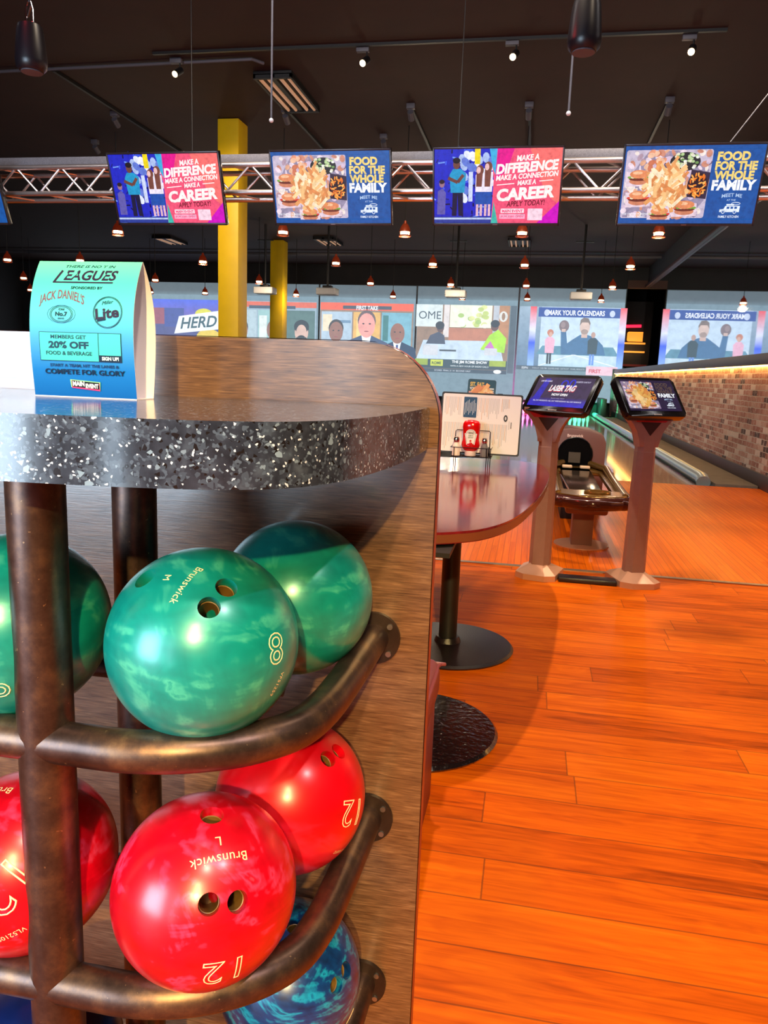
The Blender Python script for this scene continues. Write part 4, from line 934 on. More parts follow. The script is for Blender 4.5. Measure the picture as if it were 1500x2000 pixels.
for i, (x, y, z) in enumerate(((-2.094, 6.0, 3.06), (0.115, 6.0, 3.06))):
    t = thing('ceiling_microphone_rod', ['thin rod with a white tip hanging in front of the strip fixture', 'thin rod with a white tip hanging under the right loudspeaker'][i], 'hanging rod', (x, y, z), 0, 'thin hanging rods with white tips')
    bm = B(); tube(bm, [(0, 0, 0.02), (0, 0, 5.0 - z)], 0.008, 8); obj('rod', bm, M['greypaint'], t)
    bm = B(); bmesh.ops.create_uvsphere(bm, u_segments=12, v_segments=8, radius=0.017); obj('white_tip', bm, M['white'], t)

# ================================================================== BAR ALCOVE
t = thing('bar_shelf', 'dark bar shelf with amber lit shelves in the narrow opening beside the mirror', 'shelf', (3.65, 31.2, 0))
bm = B(); box(bm, -0.8, 1.6, 0.1, 0.4, 0, 4.2); obj('back_panel', bm, M['black'], t)
bm = B(); box(bm, -0.25, 0.4, 0.06, 0.1, 2.72, 3.08, 0.06); obj('lit_sign', bm, M['amberglow'], t)
for z in (2.62, 2.3):
    bm = B(); box(bm, -0.6, 0.5, -0.1, 0.1, z, z + 0.06); obj('shelf_board', bm, M['amberglow'], t)
bm = B(); box(bm, -0.7, 0.6, -0.2, 0.1, 1.78, 1.86); obj('counter', bm, M['edgeband'], t)
bm = B()
for a in (-0.55, -0.2, 0.15): box(bm, a, a + 0.28, -0.15, 0.05, 1.2, 1.76, 0.05)
obj('stool_backs', bm, mat('teal_chair', rgb(60, 110, 115), 0.5, emis=rgb(60, 110, 115), es=0.0), t)
point((3.5, 30.3, 2.4), 14, (1.0, 0.6, 0.3), 0.2)
bm = B(); tube(bm, [(3.33, 31.245, 3.28), (3.88, 31.245, 3.30)], 0.055, 10); tag(obj('neon_sign', bm, M['redneon']), 'red neon tube above the bar shelf at the far end', 'neon sign')

# ================================================================== DINING TABLE with its things
TZ = 0.72
t = thing('dining_table', 'long maroon laminate table with black pedestal bases beside the booth', 'table', (-0.33, 3.3, 0))
out = [(-0.72, 2.33), (-0.45, 2.30), (-0.30, 2.305), (-0.2, 2.36), (-0.117, 2.45), (-0.04, 2.64), (0.02, 2.95), (0.07, 3.35), (0.105, 3.8), (0.11, 4.1), (0.085, 4.38), (0.03, 4.52), (-0.06, 4.58), (-0.5, 4.55), (-0.9, 4.5), (-0.95, 3.4)]
op = [(p.x + 0.33, p.y - 3.3) for p in smooth_path([Vector((a, b_, 0)) for a, b_ in out] + [Vector((-0.72, 2.33, 0))], 4)[:-1]]
bm = B(); prism(bm, op, TZ - 0.038, TZ, 'Z', bev=0.004); obj('tabletop', bm, M['laminate'], t)
bm = B(); prism(bm, [(x * 1.004, y * 1.002) for x, y in op], TZ - 0.035, TZ - 0.008, 'Z'); obj('edge_band', bm, M['tableedge'], t)
for dy, dx in ((0.0, 0.03), (-0.86, 0.0)):
    bm = B(); tube(bm, [(dx, dy, 0.02), (dx, dy, TZ - 0.05)], 0.04, 20); c_ = obj('pedestal', bm, M['black'], t)
    bm = B(); lathe(bm, [(0.29, 0.0), (0.295, 0.008), (0.285, 0.018), (0.06, 0.028), (0.05, 0.05)], (dx, dy, 0), 48); obj('base_disc', bm, M['tablebase'] if dy != -0.86 else M['tablebase2'], t)
    bm = B(); box(bm, dx - 0.12, dx + 0.12, dy - 0.2, dy + 0.2, TZ - 0.06, TZ - 0.045); obj('mounting_plate', bm, M['black'], t)

# booth seat behind the panel
t = thing('booth_seat', 'maroon vinyl booth seat end behind the wood panel', 'booth seat', (-0.955, 1.6, 0))
bm = B(); box(bm, -0.9, 0.755, -0.41, 0.46, 0.30, 0.42, 0.035, 4); obj('cushion', bm, M['booth'], t)
bm = B(); box(bm, -0.9, 0.745, -0.40, 0.44, 0.0, 0.305, 0.012); obj('base', bm, M['booth'], t)
bm = B(); tube(bm, smooth_path([(0.752, -0.38, 0.405), (0.752, 0.2, 0.405), (0.748, 0.42, 0.402), (0.72, 0.452, 0.40), (0.2, 0.456, 0.40)], 4), 0.005, 8); obj('piping', bm, M['booth'], t)

# menu
def at_menu(): pass
t = thing('menu', 'large white folding menu with a dark border standing in the wire caddy on the table', 'menu', (-0.272, 4.27, 0.775)); t.rotation_euler = (-0.07, 0.01, 0)
bm = B(); prism(bm, rrect(-0.222, 0, 0.222, 0.335, 0.012), 0.0, 0.006, 'Y'); obj('cover', bm, mat('navy_menu_cover', rgb(28, 36, 52), 0.5), t)
p = Pic(); p.rr(-0.213, 0.009, 0.213, 0.326, 0.01, rgb(238, 236, 240)); random.seed(5)
for (x0, x1, y0, y1) in ((-0.2, -0.11, 0.2, 0.31), (-0.02, 0.1, 0.19, 0.31), (-0.2, -0.1, 0.02, 0.17), (0.0, 0.15, 0.03, 0.17), (0.11, 0.155, 0.24, 0.31)):
    x = x0
    while x < x1:
        l = (y1 - y0) * (0.55 + 0.45 * random.random()); p.rect(x, y1 - l, x + 0.0022, y1, rgb(176, 176, 186) if random.random() < 0.8 else rgb(210, 170, 140)); x += 0.0075
p.rr(-0.098, 0.2, -0.026, 0.312, 0.004, rgb(36, 82, 124))
for i in range(9): p.rect(-0.092 + i * 0.0072, 0.215 + 0.01 * (i % 3), -0.0895 + i * 0.0072, 0.28 + 0.006 * (i % 4), rgb(196, 214, 230))
p.ell(0.135, 0.205, 0.011, 0.018, rgb(50, 56, 66)); p.ell(0.135, 0.205, 0.005, 0.01, rgb(200, 204, 210)); p.rect(0.165, 0.15, 0.169, 0.185, rgb(50, 56, 66)); p.rect(0.155, 0.145, 0.1565, 0.19, rgb(130, 130, 140))
p.build('printed_page', M['printmatte'], t, fn=lambda u, v, l: (u, -0.0004 - l * 0.00002, v))
# small card behind the menu
t = thing('promo_card', 'dark blue SIT. EAT. card poking up behind the large white menu', 'card', (-0.29, 4.33, 0.78)); t.rotation_euler = (-0.08, 0.03, 0)
bm = B(); prism(bm, rrect(-0.078, 0, 0.078, 0.405, 0.012), 0.0, 0.004, 'Y'); obj('board', bm, mat('slate_blue_board', rgb(40, 78, 98), 0.5), t)
p = Pic(); p.rr(-0.074, 0.005, 0.074, 0.40, 0.01, rgb(44, 88, 110)); p.text('SIT. EAT.', -0.066, 0.366, 0.022, rgb(226, 196, 110), w=0.082, align='L', off=0.04); p.text("YOU'RE FAMILY", -0.068, 0.346, 0.014, rgb(236, 238, 240), w=0.1, align='L', off=0.04)
p.rect(0.043, 0.352, 0.068, 0.36, rgb(220, 228, 232)); p.rect(0.043, 0.34, 0.068, 0.347, rgb(200, 210, 216)); p.rect(-0.07, 0.2, 0.07, 0.338, rgb(210, 160, 160)); fries(p, 0.0, 0.31, 0.06, 50, [rgb(244, 190, 130), rgb(250, 214, 170), rgb(226, 150, 110)], 0.06, 9)
p.build('print', M['printmatte'], t, fn=lambda u, v, l: (u, -0.0004 - l * 0.00002, v))

# wire caddy
cx, cy = -0.305, 4.19
t = thing('condiment_caddy', 'black wire caddy holding ketchup and shakers on the maroon table', 'caddy', (cx, cy, TZ))
bm = B(); rr_ = 0.0022
def wire(*p, r=rr_): tube(bm, p, r, 6)
wire((-0.11, -0.045, 0.05), (0.11, -0.045, 0.05)); wire((-0.11, 0.06, 0.05), (0.11, 0.06, 0.05)); wire((-0.11, -0.045, 0.05), (-0.11, 0.06, 0.05)); wire((0.11, -0.045, 0.05), (0.11, 0.06, 0.05))
for q in (-0.05, 0.0, 0.05): wire((q, -0.045, 0.05), (q, 0.06, 0.05))
wire((-0.11, 0.0, 0.05), (0.11, 0.0, 0.05)); wire((-0.11, 0.03, 0.05), (0.11, 0.03, 0.05)); wire((-0.11, -0.02, 0.05), (0.11, -0.02, 0.05))
wire((-0.11, -0.045, 0.10), (0.11, -0.045, 0.10)); wire((-0.11, -0.045, 0.10), (-0.11, 0.06, 0.10)); wire((0.11, -0.045, 0.10), (0.11, 0.06, 0.10))
obj('basket', bm, M['wire'], t)
bm = B(); tube(bm, [(-0.095, 0.058, 0.05), (-0.095, 0.058, 0.18), (-0.088, 0.058, 0.187), (0.088, 0.058, 0.187), (0.095, 0.058, 0.18), (0.095, 0.058, 0.05)], 0.0026, 6); obj('handle', bm, M['wire'], t)
for a, b_ in ((-0.09, -0.045), (0.085, -0.045), (0.105, -0.03), (-0.09, 0.06), (0.09, 0.06)):
    bm = B(); tube(bm, [(a, b_, 0.0), (a, b_, 0.1)], 0.0026, 6); obj('wire_leg', bm, M['wire'], t)
bm = B()
for y in (0.062, 0.16): wire((-0.11, y, 0.052), (0.11, y, 0.052))
for x in (-0.11, 0.0, 0.11): wire((x, 0.06, 0.052), (x, 0.16, 0.052))
wire((-0.11, 0.16, 0.052), (-0.11, 0.16, 0.09)); wire((0.11, 0.16, 0.052), (0.11, 0.16, 0.09)); wire((-0.11, 0.16, 0.09), (0.11, 0.16, 0.09))
obj('menu_rack', bm, M['wire'], t)
# ketchup
t = thing('ketchup_bottle', 'upside-down red squeeze ketchup bottle in the wire caddy', 'ketchup bottle', (cx - 0.006, cy + 0.005, TZ + 0.0525)); zz = 0
bm = B(); lathe(bm, [(0.028, 0.0), (0.03, 0.002), (0.0305, 0.024), (0.027, 0.027)], n=28); obj('cap', bm, M['cap_pinkwhite'], t)
bm = B(); mt = Matrix.Diagonal((1, 0.62, 1, 1)); lathe(bm, [(0.024, 0.026), (0.034, 0.031), (0.045, 0.043), (0.0505, 0.058), (0.049, 0.072), (0.0445, 0.085), (0.044, 0.11), (0.046, 0.135), (0.0485, 0.155), (0.0465, 0.175), (0.038, 0.188), (0.02, 0.194), (0.004, 0.192)], n=36, mtx=mt); obj('bottle', bm, M['ketchup'], t, sharp=70)
p = Pic()
lab = [(-0.022, 0.062), (0.022, 0.062), (0.026, 0.085), (0.034, 0.122), (0.026, 0.124), (0.024, 0.134), (0.012, 0.144), (0, 0.146), (-0.012, 0.144), (-0.024, 0.134), (-0.026, 0.124), (-0.034, 0.122), (-0.026, 0.085)]
p.poly(lab, rgb(240, 232, 236)); p.poly([(x * 0.88, (y - 0.103) * 0.9 + 0.103) for x, y in lab], rgb(120, 150, 140)); p.poly([(x * 0.82, (y - 0.103) * 0.86 + 0.103) for x, y in lab], rgb(244, 240, 242))
p.text('HEINZ', 0, 0.121, 0.010, rgb(60, 50, 60), w=0.034, off=0.02); p.text('TOMATO', 0, 0.108, 0.006, rgb(70, 110, 100), w=0.026); p.text('KETCHUP', 0, 0.098, 0.006, rgb(70, 110, 100), w=0.028); p.ell(0, 0.083, 0.006, 0.0055, rgb(205, 20, 24))
p.build('label', M['printmatte'], t, fn=lambda u, v, l: (u, -0.0276 * math.sqrt(max(0.05, 1 - (u / 0.049) ** 2)) - 0.004 - l * 0.0001, v))
t['note'] = ''
del t['note']
# shakers
for i, (dx, m_, lb) in enumerate(((-0.082, M['salt'], 'glass salt shaker with a chrome top, left of the ketchup in the wire caddy'), (0.07, M['pepper'], 'glass pepper shaker with a chrome top, right of the ketchup in the wire caddy'))):
    t = thing(('salt_shaker', 'pepper_shaker')[i], lb, 'shaker', (cx + dx, cy - 0.014, TZ + 0.0525))
    bm = B()
    prof = [(0.021, 0.0), (0.0225, 0.003), (0.021, 0.05), (0.015, 0.066), (0.011, 0.075)]; lathe(bm, prof, n=8, mtx=Matrix.Rotation(PI / 8, 4, 'Z')); obj('contents', bm, m_, t, sharp=20)
    bm = B(); lathe(bm, [(0.013, 0.073), (0.0145, 0.076), (0.016, 0.09), (0.012, 0.10), (0.004, 0.104)], n=20); obj('chrome_top', bm, M['chrome'], t)

# ================================================================== KIOSKS
def pic_laser(W, H):
    p = Pic(); p.rect(0, 0, W, H, rgb(60, 44, 84)); k = H
    p.grad(0, 0, W, 0.3 * k, [(0, rgb(34, 30, 220)), (1, rgb(60, 44, 90))], 6); p.poly([(0.03 * k, 0.05 * k), (0.3 * k, 0.05 * k), (0.42 * k, 0.95 * k), (0.25 * k, 0.95 * k)], rgb(44, 38, 190))
    p.ring(0.95 * k, 0.78 * k, 0.12 * k, 0.14 * k, 0.04 * k, rgb(30, 40, 230), 16); p.ring(1.2 * k, 0.8 * k, 0.1 * k, 0.15 * k, 0.04 * k, rgb(30, 40, 230), 16)
    p.text('LASER TAG', W / 2 + 0.012 * k, 0.515 * k, 0.19 * k, rgb(220, 30, 60), w=W * 0.47, off=0.05, shear=0.3, rot=0.02); p.text('LASER TAG', W / 2, 0.54 * k, 0.19 * k, rgb(250, 246, 250), w=W * 0.47, off=0.05, shear=0.3, rot=0.02)
    p.text('NOW OPEN', W / 2, 0.37 * k, 0.075 * k, rgb(250, 246, 250), w=W * 0.28, off=0.05)
    p.text('PLAY ALL DAY', W / 2, 0.26 * k, 0.03 * k, rgb(180, 170, 220), w=W * 0.24)
    p.text('ALL DAY MONDAYS / ALL DAY WEDNESDAYS / ALL DAY SUNDAYS', W / 2, 0.16 * k, 0.045 * k, rgb(220, 214, 246), w=W * 0.86, off=0.03)
    p.text('LIMITED GAMES', 0.3 * k, 0.84 * k, 0.05 * k, rgb(220, 214, 246), w=0.38 * k, off=0.03); p.text('UNLIMITED GAME PLAY', W - 0.35 * k, 0.84 * k, 0.05 * k, rgb(200, 196, 226), w=0.48 * k, off=0.03)
    return p
def kiosk(x, y, yaw, label, left):
    t = thing('scoring_kiosk', label, 'kiosk', (x, y, 0), 0, 'scoring kiosks at the approach')
    # foot
    bm = B(); f = [(-0.12, -0.11), (-0.06, -0.155), (0.07, -0.155), (0.125, -0.11), (0.125, 0.12), (0.06, 0.18), (-0.08, 0.18), (-0.13, 0.12)]
    Z = Matrix.Rotation(yaw * 0.4, 4, 'Z')
    A = [bm.verts.new(Z @ Vector((a, b_, 0))) for a, b_ in f]; Bb = [bm.verts.new(Z @ Vector((a, b_, 0.035))) for a, b_ in f]; Cc = [bm.verts.new(Z @ Vector((a * 0.42, b_ * 0.35, 0.08))) for a, b_ in f]
    for q, r in ((A, Bb), (Bb, Cc)):
        for i in range(8): bm.faces.new((q[i], q[(i + 1) % 8], r[(i + 1) % 8], r[i]))
    bm.faces.new(A[::-1]); bm.faces.new(Cc); obj('foot', bm, M['footbronze'], t, sharp=15)
    # post: faceted column
    bm = B(); s = [(-0.058, -0.02), (-0.03, -0.055), (0.034, -0.055), (0.058, -0.02), (0.058, 0.03), (0.024, 0.05), (-0.034, 0.05), (-0.058, 0.03)]
    rings = []
    for z, k in ((0.06, 1.08), (0.80, 0.95), (0.802, 0.93), (0.90, 0.95)):
        rings.append([bm.verts.new(Z @ Vector((a * k, b_ * k, z))) for a, b_ in s])
    for q, r in zip(rings, rings[1:]):
        for i in range(8): bm.faces.new((q[i], q[(i + 1) % 8], r[(i + 1) % 8], r[i]))
    bm.faces.new(rings[0][::-1]); bm.faces.new(rings[-1]); obj('post', bm, M['bronze'], t, sharp=15)
    # flared neck; a dark plate paints the shade of its triangular opening
    nk = [(-0.056, 0.83), (0.056, 0.83), (0.060, 0.875), (0.074, 0.92), (0.102, 0.965), (0.15, 1.01), (0.15, 1.03), (-0.15, 1.03), (-0.15, 1.01), (-0.102, 0.965), (-0.074, 0.92), (-0.060, 0.875)]
    bm = B(); prism(bm, nk, -0.05, 0.046, 'Y', mtx=Z, bev=0.004); obj('flared_neck', bm, M['bronze'], t)
    bm = B(); prism(bm, [(-0.13, 1.02), (-0.085, 0.975), (0.085, 0.975), (0.13, 1.02)], -0.0535, -0.045, 'Y', mtx=Z); obj('neck_inset', bm, M['crimson'], t)['label'] = 'crimson triangular inset'
    bm = B(); prism(bm, [(-0.060, 0.974), (0.0, 0.895), (0.060, 0.974)], -0.0525, -0.045, 'Y', mtx=Z); obj('neck_opening_shade', bm, mat('dark_maroon_shade', rgb(44, 12, 16), 0.6), t)  # solid plate on the neck, shade of the opening put into its colour
    # display head
    w_, h_ = 0.22, 0.132
    c = Vector((0.045 if left else -0.005, -0.06, 1.12))
    T = Matrix.Translation(c) @ Matrix.Rotation(yaw, 4, 'Z') @ Matrix.Rotation(-0.62, 4, 'X')
    bm = B(); prism(bm, rrect(-w_, -h_, w_, h_, 0.022), 0.0, 0.045, 'Y', bev=0.01, mtx=T); o = obj('display_case', bm, M['blackgloss'], t)
    bm = B(); box(bm, -0.06, 0.06, 0.03, 0.11, -0.09, 0.05, 0.015, mtx=T); obj('display_mount', bm, M['black'], t)
    W, H = 0.385, 0.205
    p = pic_laser(W, H) if left else pic_food(W, H, True)
    p.build('screen', M['kiospic'], t, fn=lambda u, v, l: T @ Vector((u - W / 2, -0.0006 - l * 0.00001, v - H / 2 + 0.008)))
    p = Pic(); p.text('BRUNSWICK', 0, 0, 0.008, rgb(170, 160, 160), w=0.06, off=0.03); p.build('maker_lettering', M['print'], t, fn=lambda u, v, l: T @ Vector((u, -0.0008, v - h_ + 0.009)))
kiosk(0.115, 4.73, -0.62, 'left scoring kiosk, its screen showing blue LASER TAG picture', True)
kiosk(0.675, 4.73, 0.62, 'right scoring kiosk, its screen showing a food picture', False)
bm = B(); box(bm, 0.23, 0.57, 4.60, 4.70, 0.0, 0.03, 0.006); tag(obj('floor_cable_cover', bm, M['tablebase']), 'dark flat cable cover on the floor between the two kiosk feet', 'cable cover')

# ================================================================== BALL RETURN
t = thing('ball_return', 'brown ball return machine with an olive gold tray behind the kiosks', 'ball return', (0.45, 6.6, 0))
hood = [(-0.24, 0.0), (0.27, 0.0), (0.27, 0.62), (0.24, 0.69), (0.12, 0.735), (-0.06, 0.75), (-0.2, 0.735), (-0.24, 0.7)]
bm = B(); prism(bm, hood, 0.95, 1.45, 'Y', bev=0.02); hd = obj('hood', bm, M['retbrown'], t)
bm = B(); lathe(bm, [(0.163, -0.02), (0.167, 0.0), (0.158, 0.004), (0.15, -0.012)], n=36, mtx=Matrix.Translation((-0.01, 0.945, 0.50)) @ Matrix.Rotation(PI / 2, 4, 'X'), cap=False); obj('mouth_ring', bm, M['blackgloss'], t)
bm = B(); lathe(bm, [(0.155, 0.003), (0.01, 0.0035)], n=36, mtx=Matrix.Translation((-0.01, 0.95, 0.50)) @ Matrix.Rotation(PI / 2, 4, 'X')); obj('mouth_opening_shade', bm, mat('mouth_shade_black', rgb(5, 4, 4), 0.9, spec=0.1), t)  # flat disc, darkness inside the mouth put into its colour
bm = B(); box(bm, -0.07, 0.04, 0.935, 0.945, 0.42, 0.52); obj('mouth_flap', bm, mat('dull_olive', rgb(84, 72, 56), 0.5), t)
p = Pic(); p.text('Brunswick', 0, 0, 0.026, rgb(240, 214, 200), w=0.15, off=0.03); p.build('lettering', M['print'], t, fn=lambda u, v, l: (u - 0.02, 0.944, v + 0.665))
ZT = 0.38
def loop(w1, w2, y0, y1, z, bow):
    pts = []; 
    pts += [(-w1, y1, z)] + [(-w1 - (w2 - w1) * q / 4, y1 + (y0 + 0.12 - y1) * q / 4, z) for q in range(1, 5)]
    for q in range(1, 8): 
        s_ = q / 8; pts.append((-w2 + 2 * w2 * s_, y0 + 0.1 - bow * math.sin(PI * s_), z))
    pts += [(w2 - (w2 - w1) * q / 4, y0 + 0.12 + (y1 - y0 - 0.12) * q / 4, z) for q in range(0, 4)] + [(w1, y1, z)]
    return pts
bm = B(); tube(bm, smooth_path(loop(0.25, 0.24, -1.30, 0.75, ZT, 0.13), 4), 0.045, 14, closed=False); obj('outer_bumper', bm, mat('maroon_gloss_bumper', rgb(66, 30, 22), 0.12, 0.3), t)
bm = B()
for sgn in (-1, 1):
    tube(bm, [(sgn * 0.225, -1.15, ZT + 0.03), (sgn * 0.235, -0.2, ZT + 0.03), (sgn * 0.24, 0.45, ZT + 0.05), (sgn * 0.13, 0.8, ZT + 0.05)], 0.03, 12)
    box(bm, sgn * 0.19 - 0.015, sgn * 0.19 + 0.015, -1.1, 0.7, ZT - 0.01, ZT + 0.02)
obj('side_rails', bm, M['traygold'], t)
bm = B(); fr = [(-0.235, -1.15)] + [(-0.235 + 0.47 * q / 10, -1.2 - 0.12 * math.sin(PI * q / 10)) for q in range(11)] + [(0.235, -1.15), (0.21, -0.98), (0.1, -1.02), (-0.1, -1.02), (-0.21, -0.98)]
prism(bm, fr, ZT + 0.0, ZT + 0.05, 'Z', bev=0.012); obj('front_tray', bm, M['traygold'], t)
bm = B(); prism(bm, [(-0.31, 0.45), (0.31, 0.45), (0.24, 0.85), (-0.24, 0.85)], ZT - 0.02, ZT + 0.02, 'Z', bev=0.01); obj('rear_tray', bm, M['traygold'], t)
bm = B(); tube(bm, [Vector((0.04 + 0.08 * math.cos(a), -1.13 + 0.055 * math.sin(a), ZT + 0.055)) for a in [2 * PI * i / 20 for i in range(20)]], 0.013, 8, closed=True); obj('hand_blower_ring', bm, M['traygold'], t)
bm = B(); prism(bm, [(-0.12, -1.05), (0.1, -1.05), (0.12, 0.7), (-0.17, 0.7)], ZT - 0.02, ZT + 0.02, 'Z', bev=0.01); obj('ball_ramp', bm, mat('dark_ramp', rgb(44, 30, 22), 0.15), t)
for q in (-0.09, 0.07):
    bm = B(); box(bm, q - 0.045, q + 0.045, 0.62, 0.69, ZT + 0.02, ZT + 0.045, 0.008); obj('ramp_pad', bm, mat('cream_pad', rgb(240, 200, 160), 0.4), t)
bm = B(); box(bm, -0.16, 0.14, -1.0, -0.55, ZT - 0.13, ZT - 0.01, 0.02); box(bm, -0.1, 0.05, -0.95, -0.75, 0.0, ZT - 0.1, 0.01); obj('front_pedestal', bm, M['retbrown'], t)
bm = B(); lathe(bm, [(0.2, 0.0), (0.2, 0.008), (0.1, 0.016)], (-0.02, -0.85, 0.001), 24); obj('pedestal_foot', bm, M['footbronze'], t)
bm = B(); box(bm, -0.14, 0.14, 0.2, 0.95, 0.0, ZT - 0.02, 0.01); obj('rear_body', bm, M['black'], t)

# ================================================================== RACK: panel, counter, pipes
PX, PY = -0.131, 1.12
pts = [(-2.3, 0.0), (PX, 0.0)] + [(PX - 0.115 + 0.115 * math.cos(a), 1.244 - 0.115 + 0.115 * math.sin(a)) for a in [PI / 2 * i / 12 for i in range(13)]] + [(-2.3, 1.244)]
t = thing('divider_panel', 'wood grain laminate divider panel with a rounded corner behind the ball rack', 'divider panel', (-1.0, PY, 0))
bm = B(); prism(bm, [(a + 1.0, b_) for a, b_ in pts], 0.0, 0.03, 'Y'); o = obj('panel', bm, M['panel'], t)
ed = [(PX, 0.0)] + [(PX - 0.115 + 0.115 * math.cos(a), 1.244 - 0.115 + 0.115 * math.sin(a)) for a in [PI / 2 * i / 12 for i in range(13)]] + [(-2.3, 1.244)]
bm = B()
for (a, b_), (c, d) in zip(ed, ed[1:]):
    l_ = math.hypot(c - a, d - b_); nx, ny = (d - b_) / l_ * 0.0015, -(c - a) / l_ * 0.0015
    vs = [bm.verts.new((a + 1 + nx, 0.0008, b_ + ny)), bm.verts.new((c + 1 + nx, 0.0008, d + ny)), bm.verts.new((c + 1 + nx, 0.0292, d + ny)), bm.verts.new((a + 1 + nx, 0.0292, b_ + ny))]
    bm.faces.new(vs)
obj('edge_band', bm, M['edgeband'], t)

CT, CBt = 1.1535, 1.0925
co = [(-0.145, 1.119), (-0.147, 1.0), (-0.155, 0.88), (-0.170, 0.775), (-0.190, 0.71), (-0.225, 0.66), (-0.29, 0.628), (-0.40, 0.61), (-0.55, 0.602), (-0.8, 0.60), (-2.2, 0.60), (-2.2, 1.119)]
sm = [(p.x, p.y) for p in smooth_path([Vector((a, b_, 0)) for a, b_ in co[:10]], 6)] + co[10:]
bm = B(); prism(bm, sm, CBt, CT, 'Z', bev=0.0035)
tag(obj('countertop', bm, M['terrazzo']), 'thick grey terrazzo countertop with glass chips above the ball rack', 'countertop')

# rack
t = thing('ball_rack', 'aged bronze pipe ball rack with curved rails under the terrazzo counter', 'ball rack', (-0.5, 0.9, 0))
def rel(p): return (p[0] + 0.5, p[1] - 0.9, p[2])
bm = B(); tube(bm, [rel((-0.507, 0.718, 0)), rel((-0.507, 0.718, CBt))], 0.030, 28); obj('post', bm, M['pipe'], t)
bm = B(); tube(bm, [rel((-0.53, 0.965, 0)), rel((-0.53, 0.965, CBt))], 0.030, 28); obj('post', bm, M['pipe'], t)
TIERS = (0.785, 0.48, 0.175)
for i, z in enumerate(TIERS):
    path = [(-0.515, 0.712, z), (-0.46, 0.712, z), (-0.40, 0.714, z), (-0.34, 0.730, z), (-0.285, 0.762, z), (-0.245, 0.81, z), (-0.228, 0.87, z + 0.002), (-0.222, 0.95, z + 0.004), (-0.218, 1.03, z + 0.008), (-0.215, 1.118, z + 0.011)]
    bm = B(); tube(bm, [rel(p) for p in smooth_path(path, 6)], 0.0235, 26); obj('curved_rail', bm, M['pipe'], t)
    bm = B(); tube(bm, [rel((-2.0, 0.712, z)), rel((-0.515, 0.712, z))], 0.0235, 22); obj('front_rail', bm, M['pipe'], t)
    bm = B(); tube(bm, [rel((-2.0, 0.925, z)), rel((-0.36, 0.925, z)), rel((-0.30, 0.93, z))], 0.016, 14); obj('back_rail', bm, M['black'], t)
    bm = B(); tube(bm, [rel((-0.215, 1.112, z + 0.011)), rel((-0.215, 1.1195, z + 0.011))], 0.041, 40); fl = obj('flange', bm, M['flange'], t)
    for a in (0.7, -0.75, 2.4, -2.4):
        bm = B(); tube(bm, [rel((-0.215 + 0.033 * math.cos(a), 1.1085, z + 0.011 + 0.033 * math.sin(a))), rel((-0.215 + 0.033 * math.cos(a), 1.113, z + 0.011 + 0.033 * math.sin(a)))], 0.0045, 10); obj('screw', bm, M['screw'], fl)

# ================================================================== BOWLING BALLS
RB = 0.1083
def nrm(v): return Vector(v).normalized()
def ball(c, label, m, holes, texts, group, lettm):
    """holes: outward directions; texts: (string, dir, reading direction, cap height, outline, curve radius)"""
    t = thing('bowling_ball', label, 'bowling ball', c, 0, group)
    bm = B(); bmesh.ops.create_uvsphere(bm, u_segments=96, v_segments=64, radius=RB)
    o = obj('shell', bm, m, t, sharp=80)
    cutb = B()
    for h, r in holes:
        h = nrm(h); tube(cutb, [h * 0.045, h * 0.13], r, 32)
    if holes:
        cut = obj('cutter', cutb, m)
        bmesh.ops
        md = o.modifiers.new('holes', 'BOOLEAN'); md.operation = 'DIFFERENCE'; md.solver = 'EXACT'; md.object = cut
        o.parent = None; bpy.context.view_layer.update()
        dg = bpy.context.evaluated_depsgraph_get()
        me = bpy.data.meshes.new_from_object(o.evaluated_get(dg))
        o.modifiers.clear(); o.data = me; o.parent = t
        for p_ in me.polygons: p_.use_smooth = True
        me.set_sharp_from_angle(angle=math.radians(40))
        bpy.data.objects.remove(cut)
    for h, r in holes:
        h = nrm(h); bm = B()
        u, v = frame_of(h); n = 28; e = math.sqrt(RB * RB - r * r)
        prof = [(r - 0.0004, 0.046), (r - 0.0004, e - 0.012), (r - 0.0014, e - 0.0125), (r - 0.0014, 0.0465), (0.0002, 0.0466)]
        rg = [[bm.verts.new(h * z + (u * math.cos(2 * PI * k / n) + v * math.sin(2 * PI * k / n)) * rr) for k in range(n)] for rr, z in prof]
        for a, b_ in zip(rg, rg[1:]):
            for k in range(n): bm.faces.new((a[k], a[(k + 1) % n], b_[(k + 1) % n], b_[k]))
        obj('finger_insert', bm, M['insert'], t)
    for s, d, td, ch, outl, bend in texts:
        d = nrm(d); x = Vector(td); x = (x - d * x.dot(d)).normalized(); y = d.cross(x)
        v, f = text_mesh(s, 0.0, 0.0, 1.05 if outl == 0 else 1.12, outl)
        xs = [q[0] for q in v]; cx_ = (min(xs) + max(xs)) / 2; sc = ch / 0.70
        V = []
        tb = bmesh.new(); tv_ = [tb.verts.new(q) for q in v]
        for fc in f: tb.faces.new([tv_[i_] for i_ in fc])
        bmesh.ops.triangulate(tb, faces=tb.faces)
        for _ in range(4):
            le = [e_ for e_ in tb.edges if e_.calc_length() > 0.09]
            if le: bmesh.ops.subdivide_edges(tb, edges=le, cuts=1)
            bmesh.ops.triangulate(tb, faces=tb.faces)
        tb.verts.index_update(); v = [tuple(q.co) for q in tb.verts]; f = [tuple(q.index for q in fc.verts) for fc in tb.faces]; tb.free()
        for q in v:
            a, b_ = (q[0] - cx_) * sc, (q[1] - 0.35) * sc
            P3 = (d * RB + x * a + y * b_).normalized() * (RB + 0.00025 + (q[2] * sc * 0.5 if outl else 0))
            V.append(P3)
        me = bpy.data.meshes.new('engraving'); me.from_pydata(V, [], f); me.update(); mk('engraving', me, lettm, t)
    return t
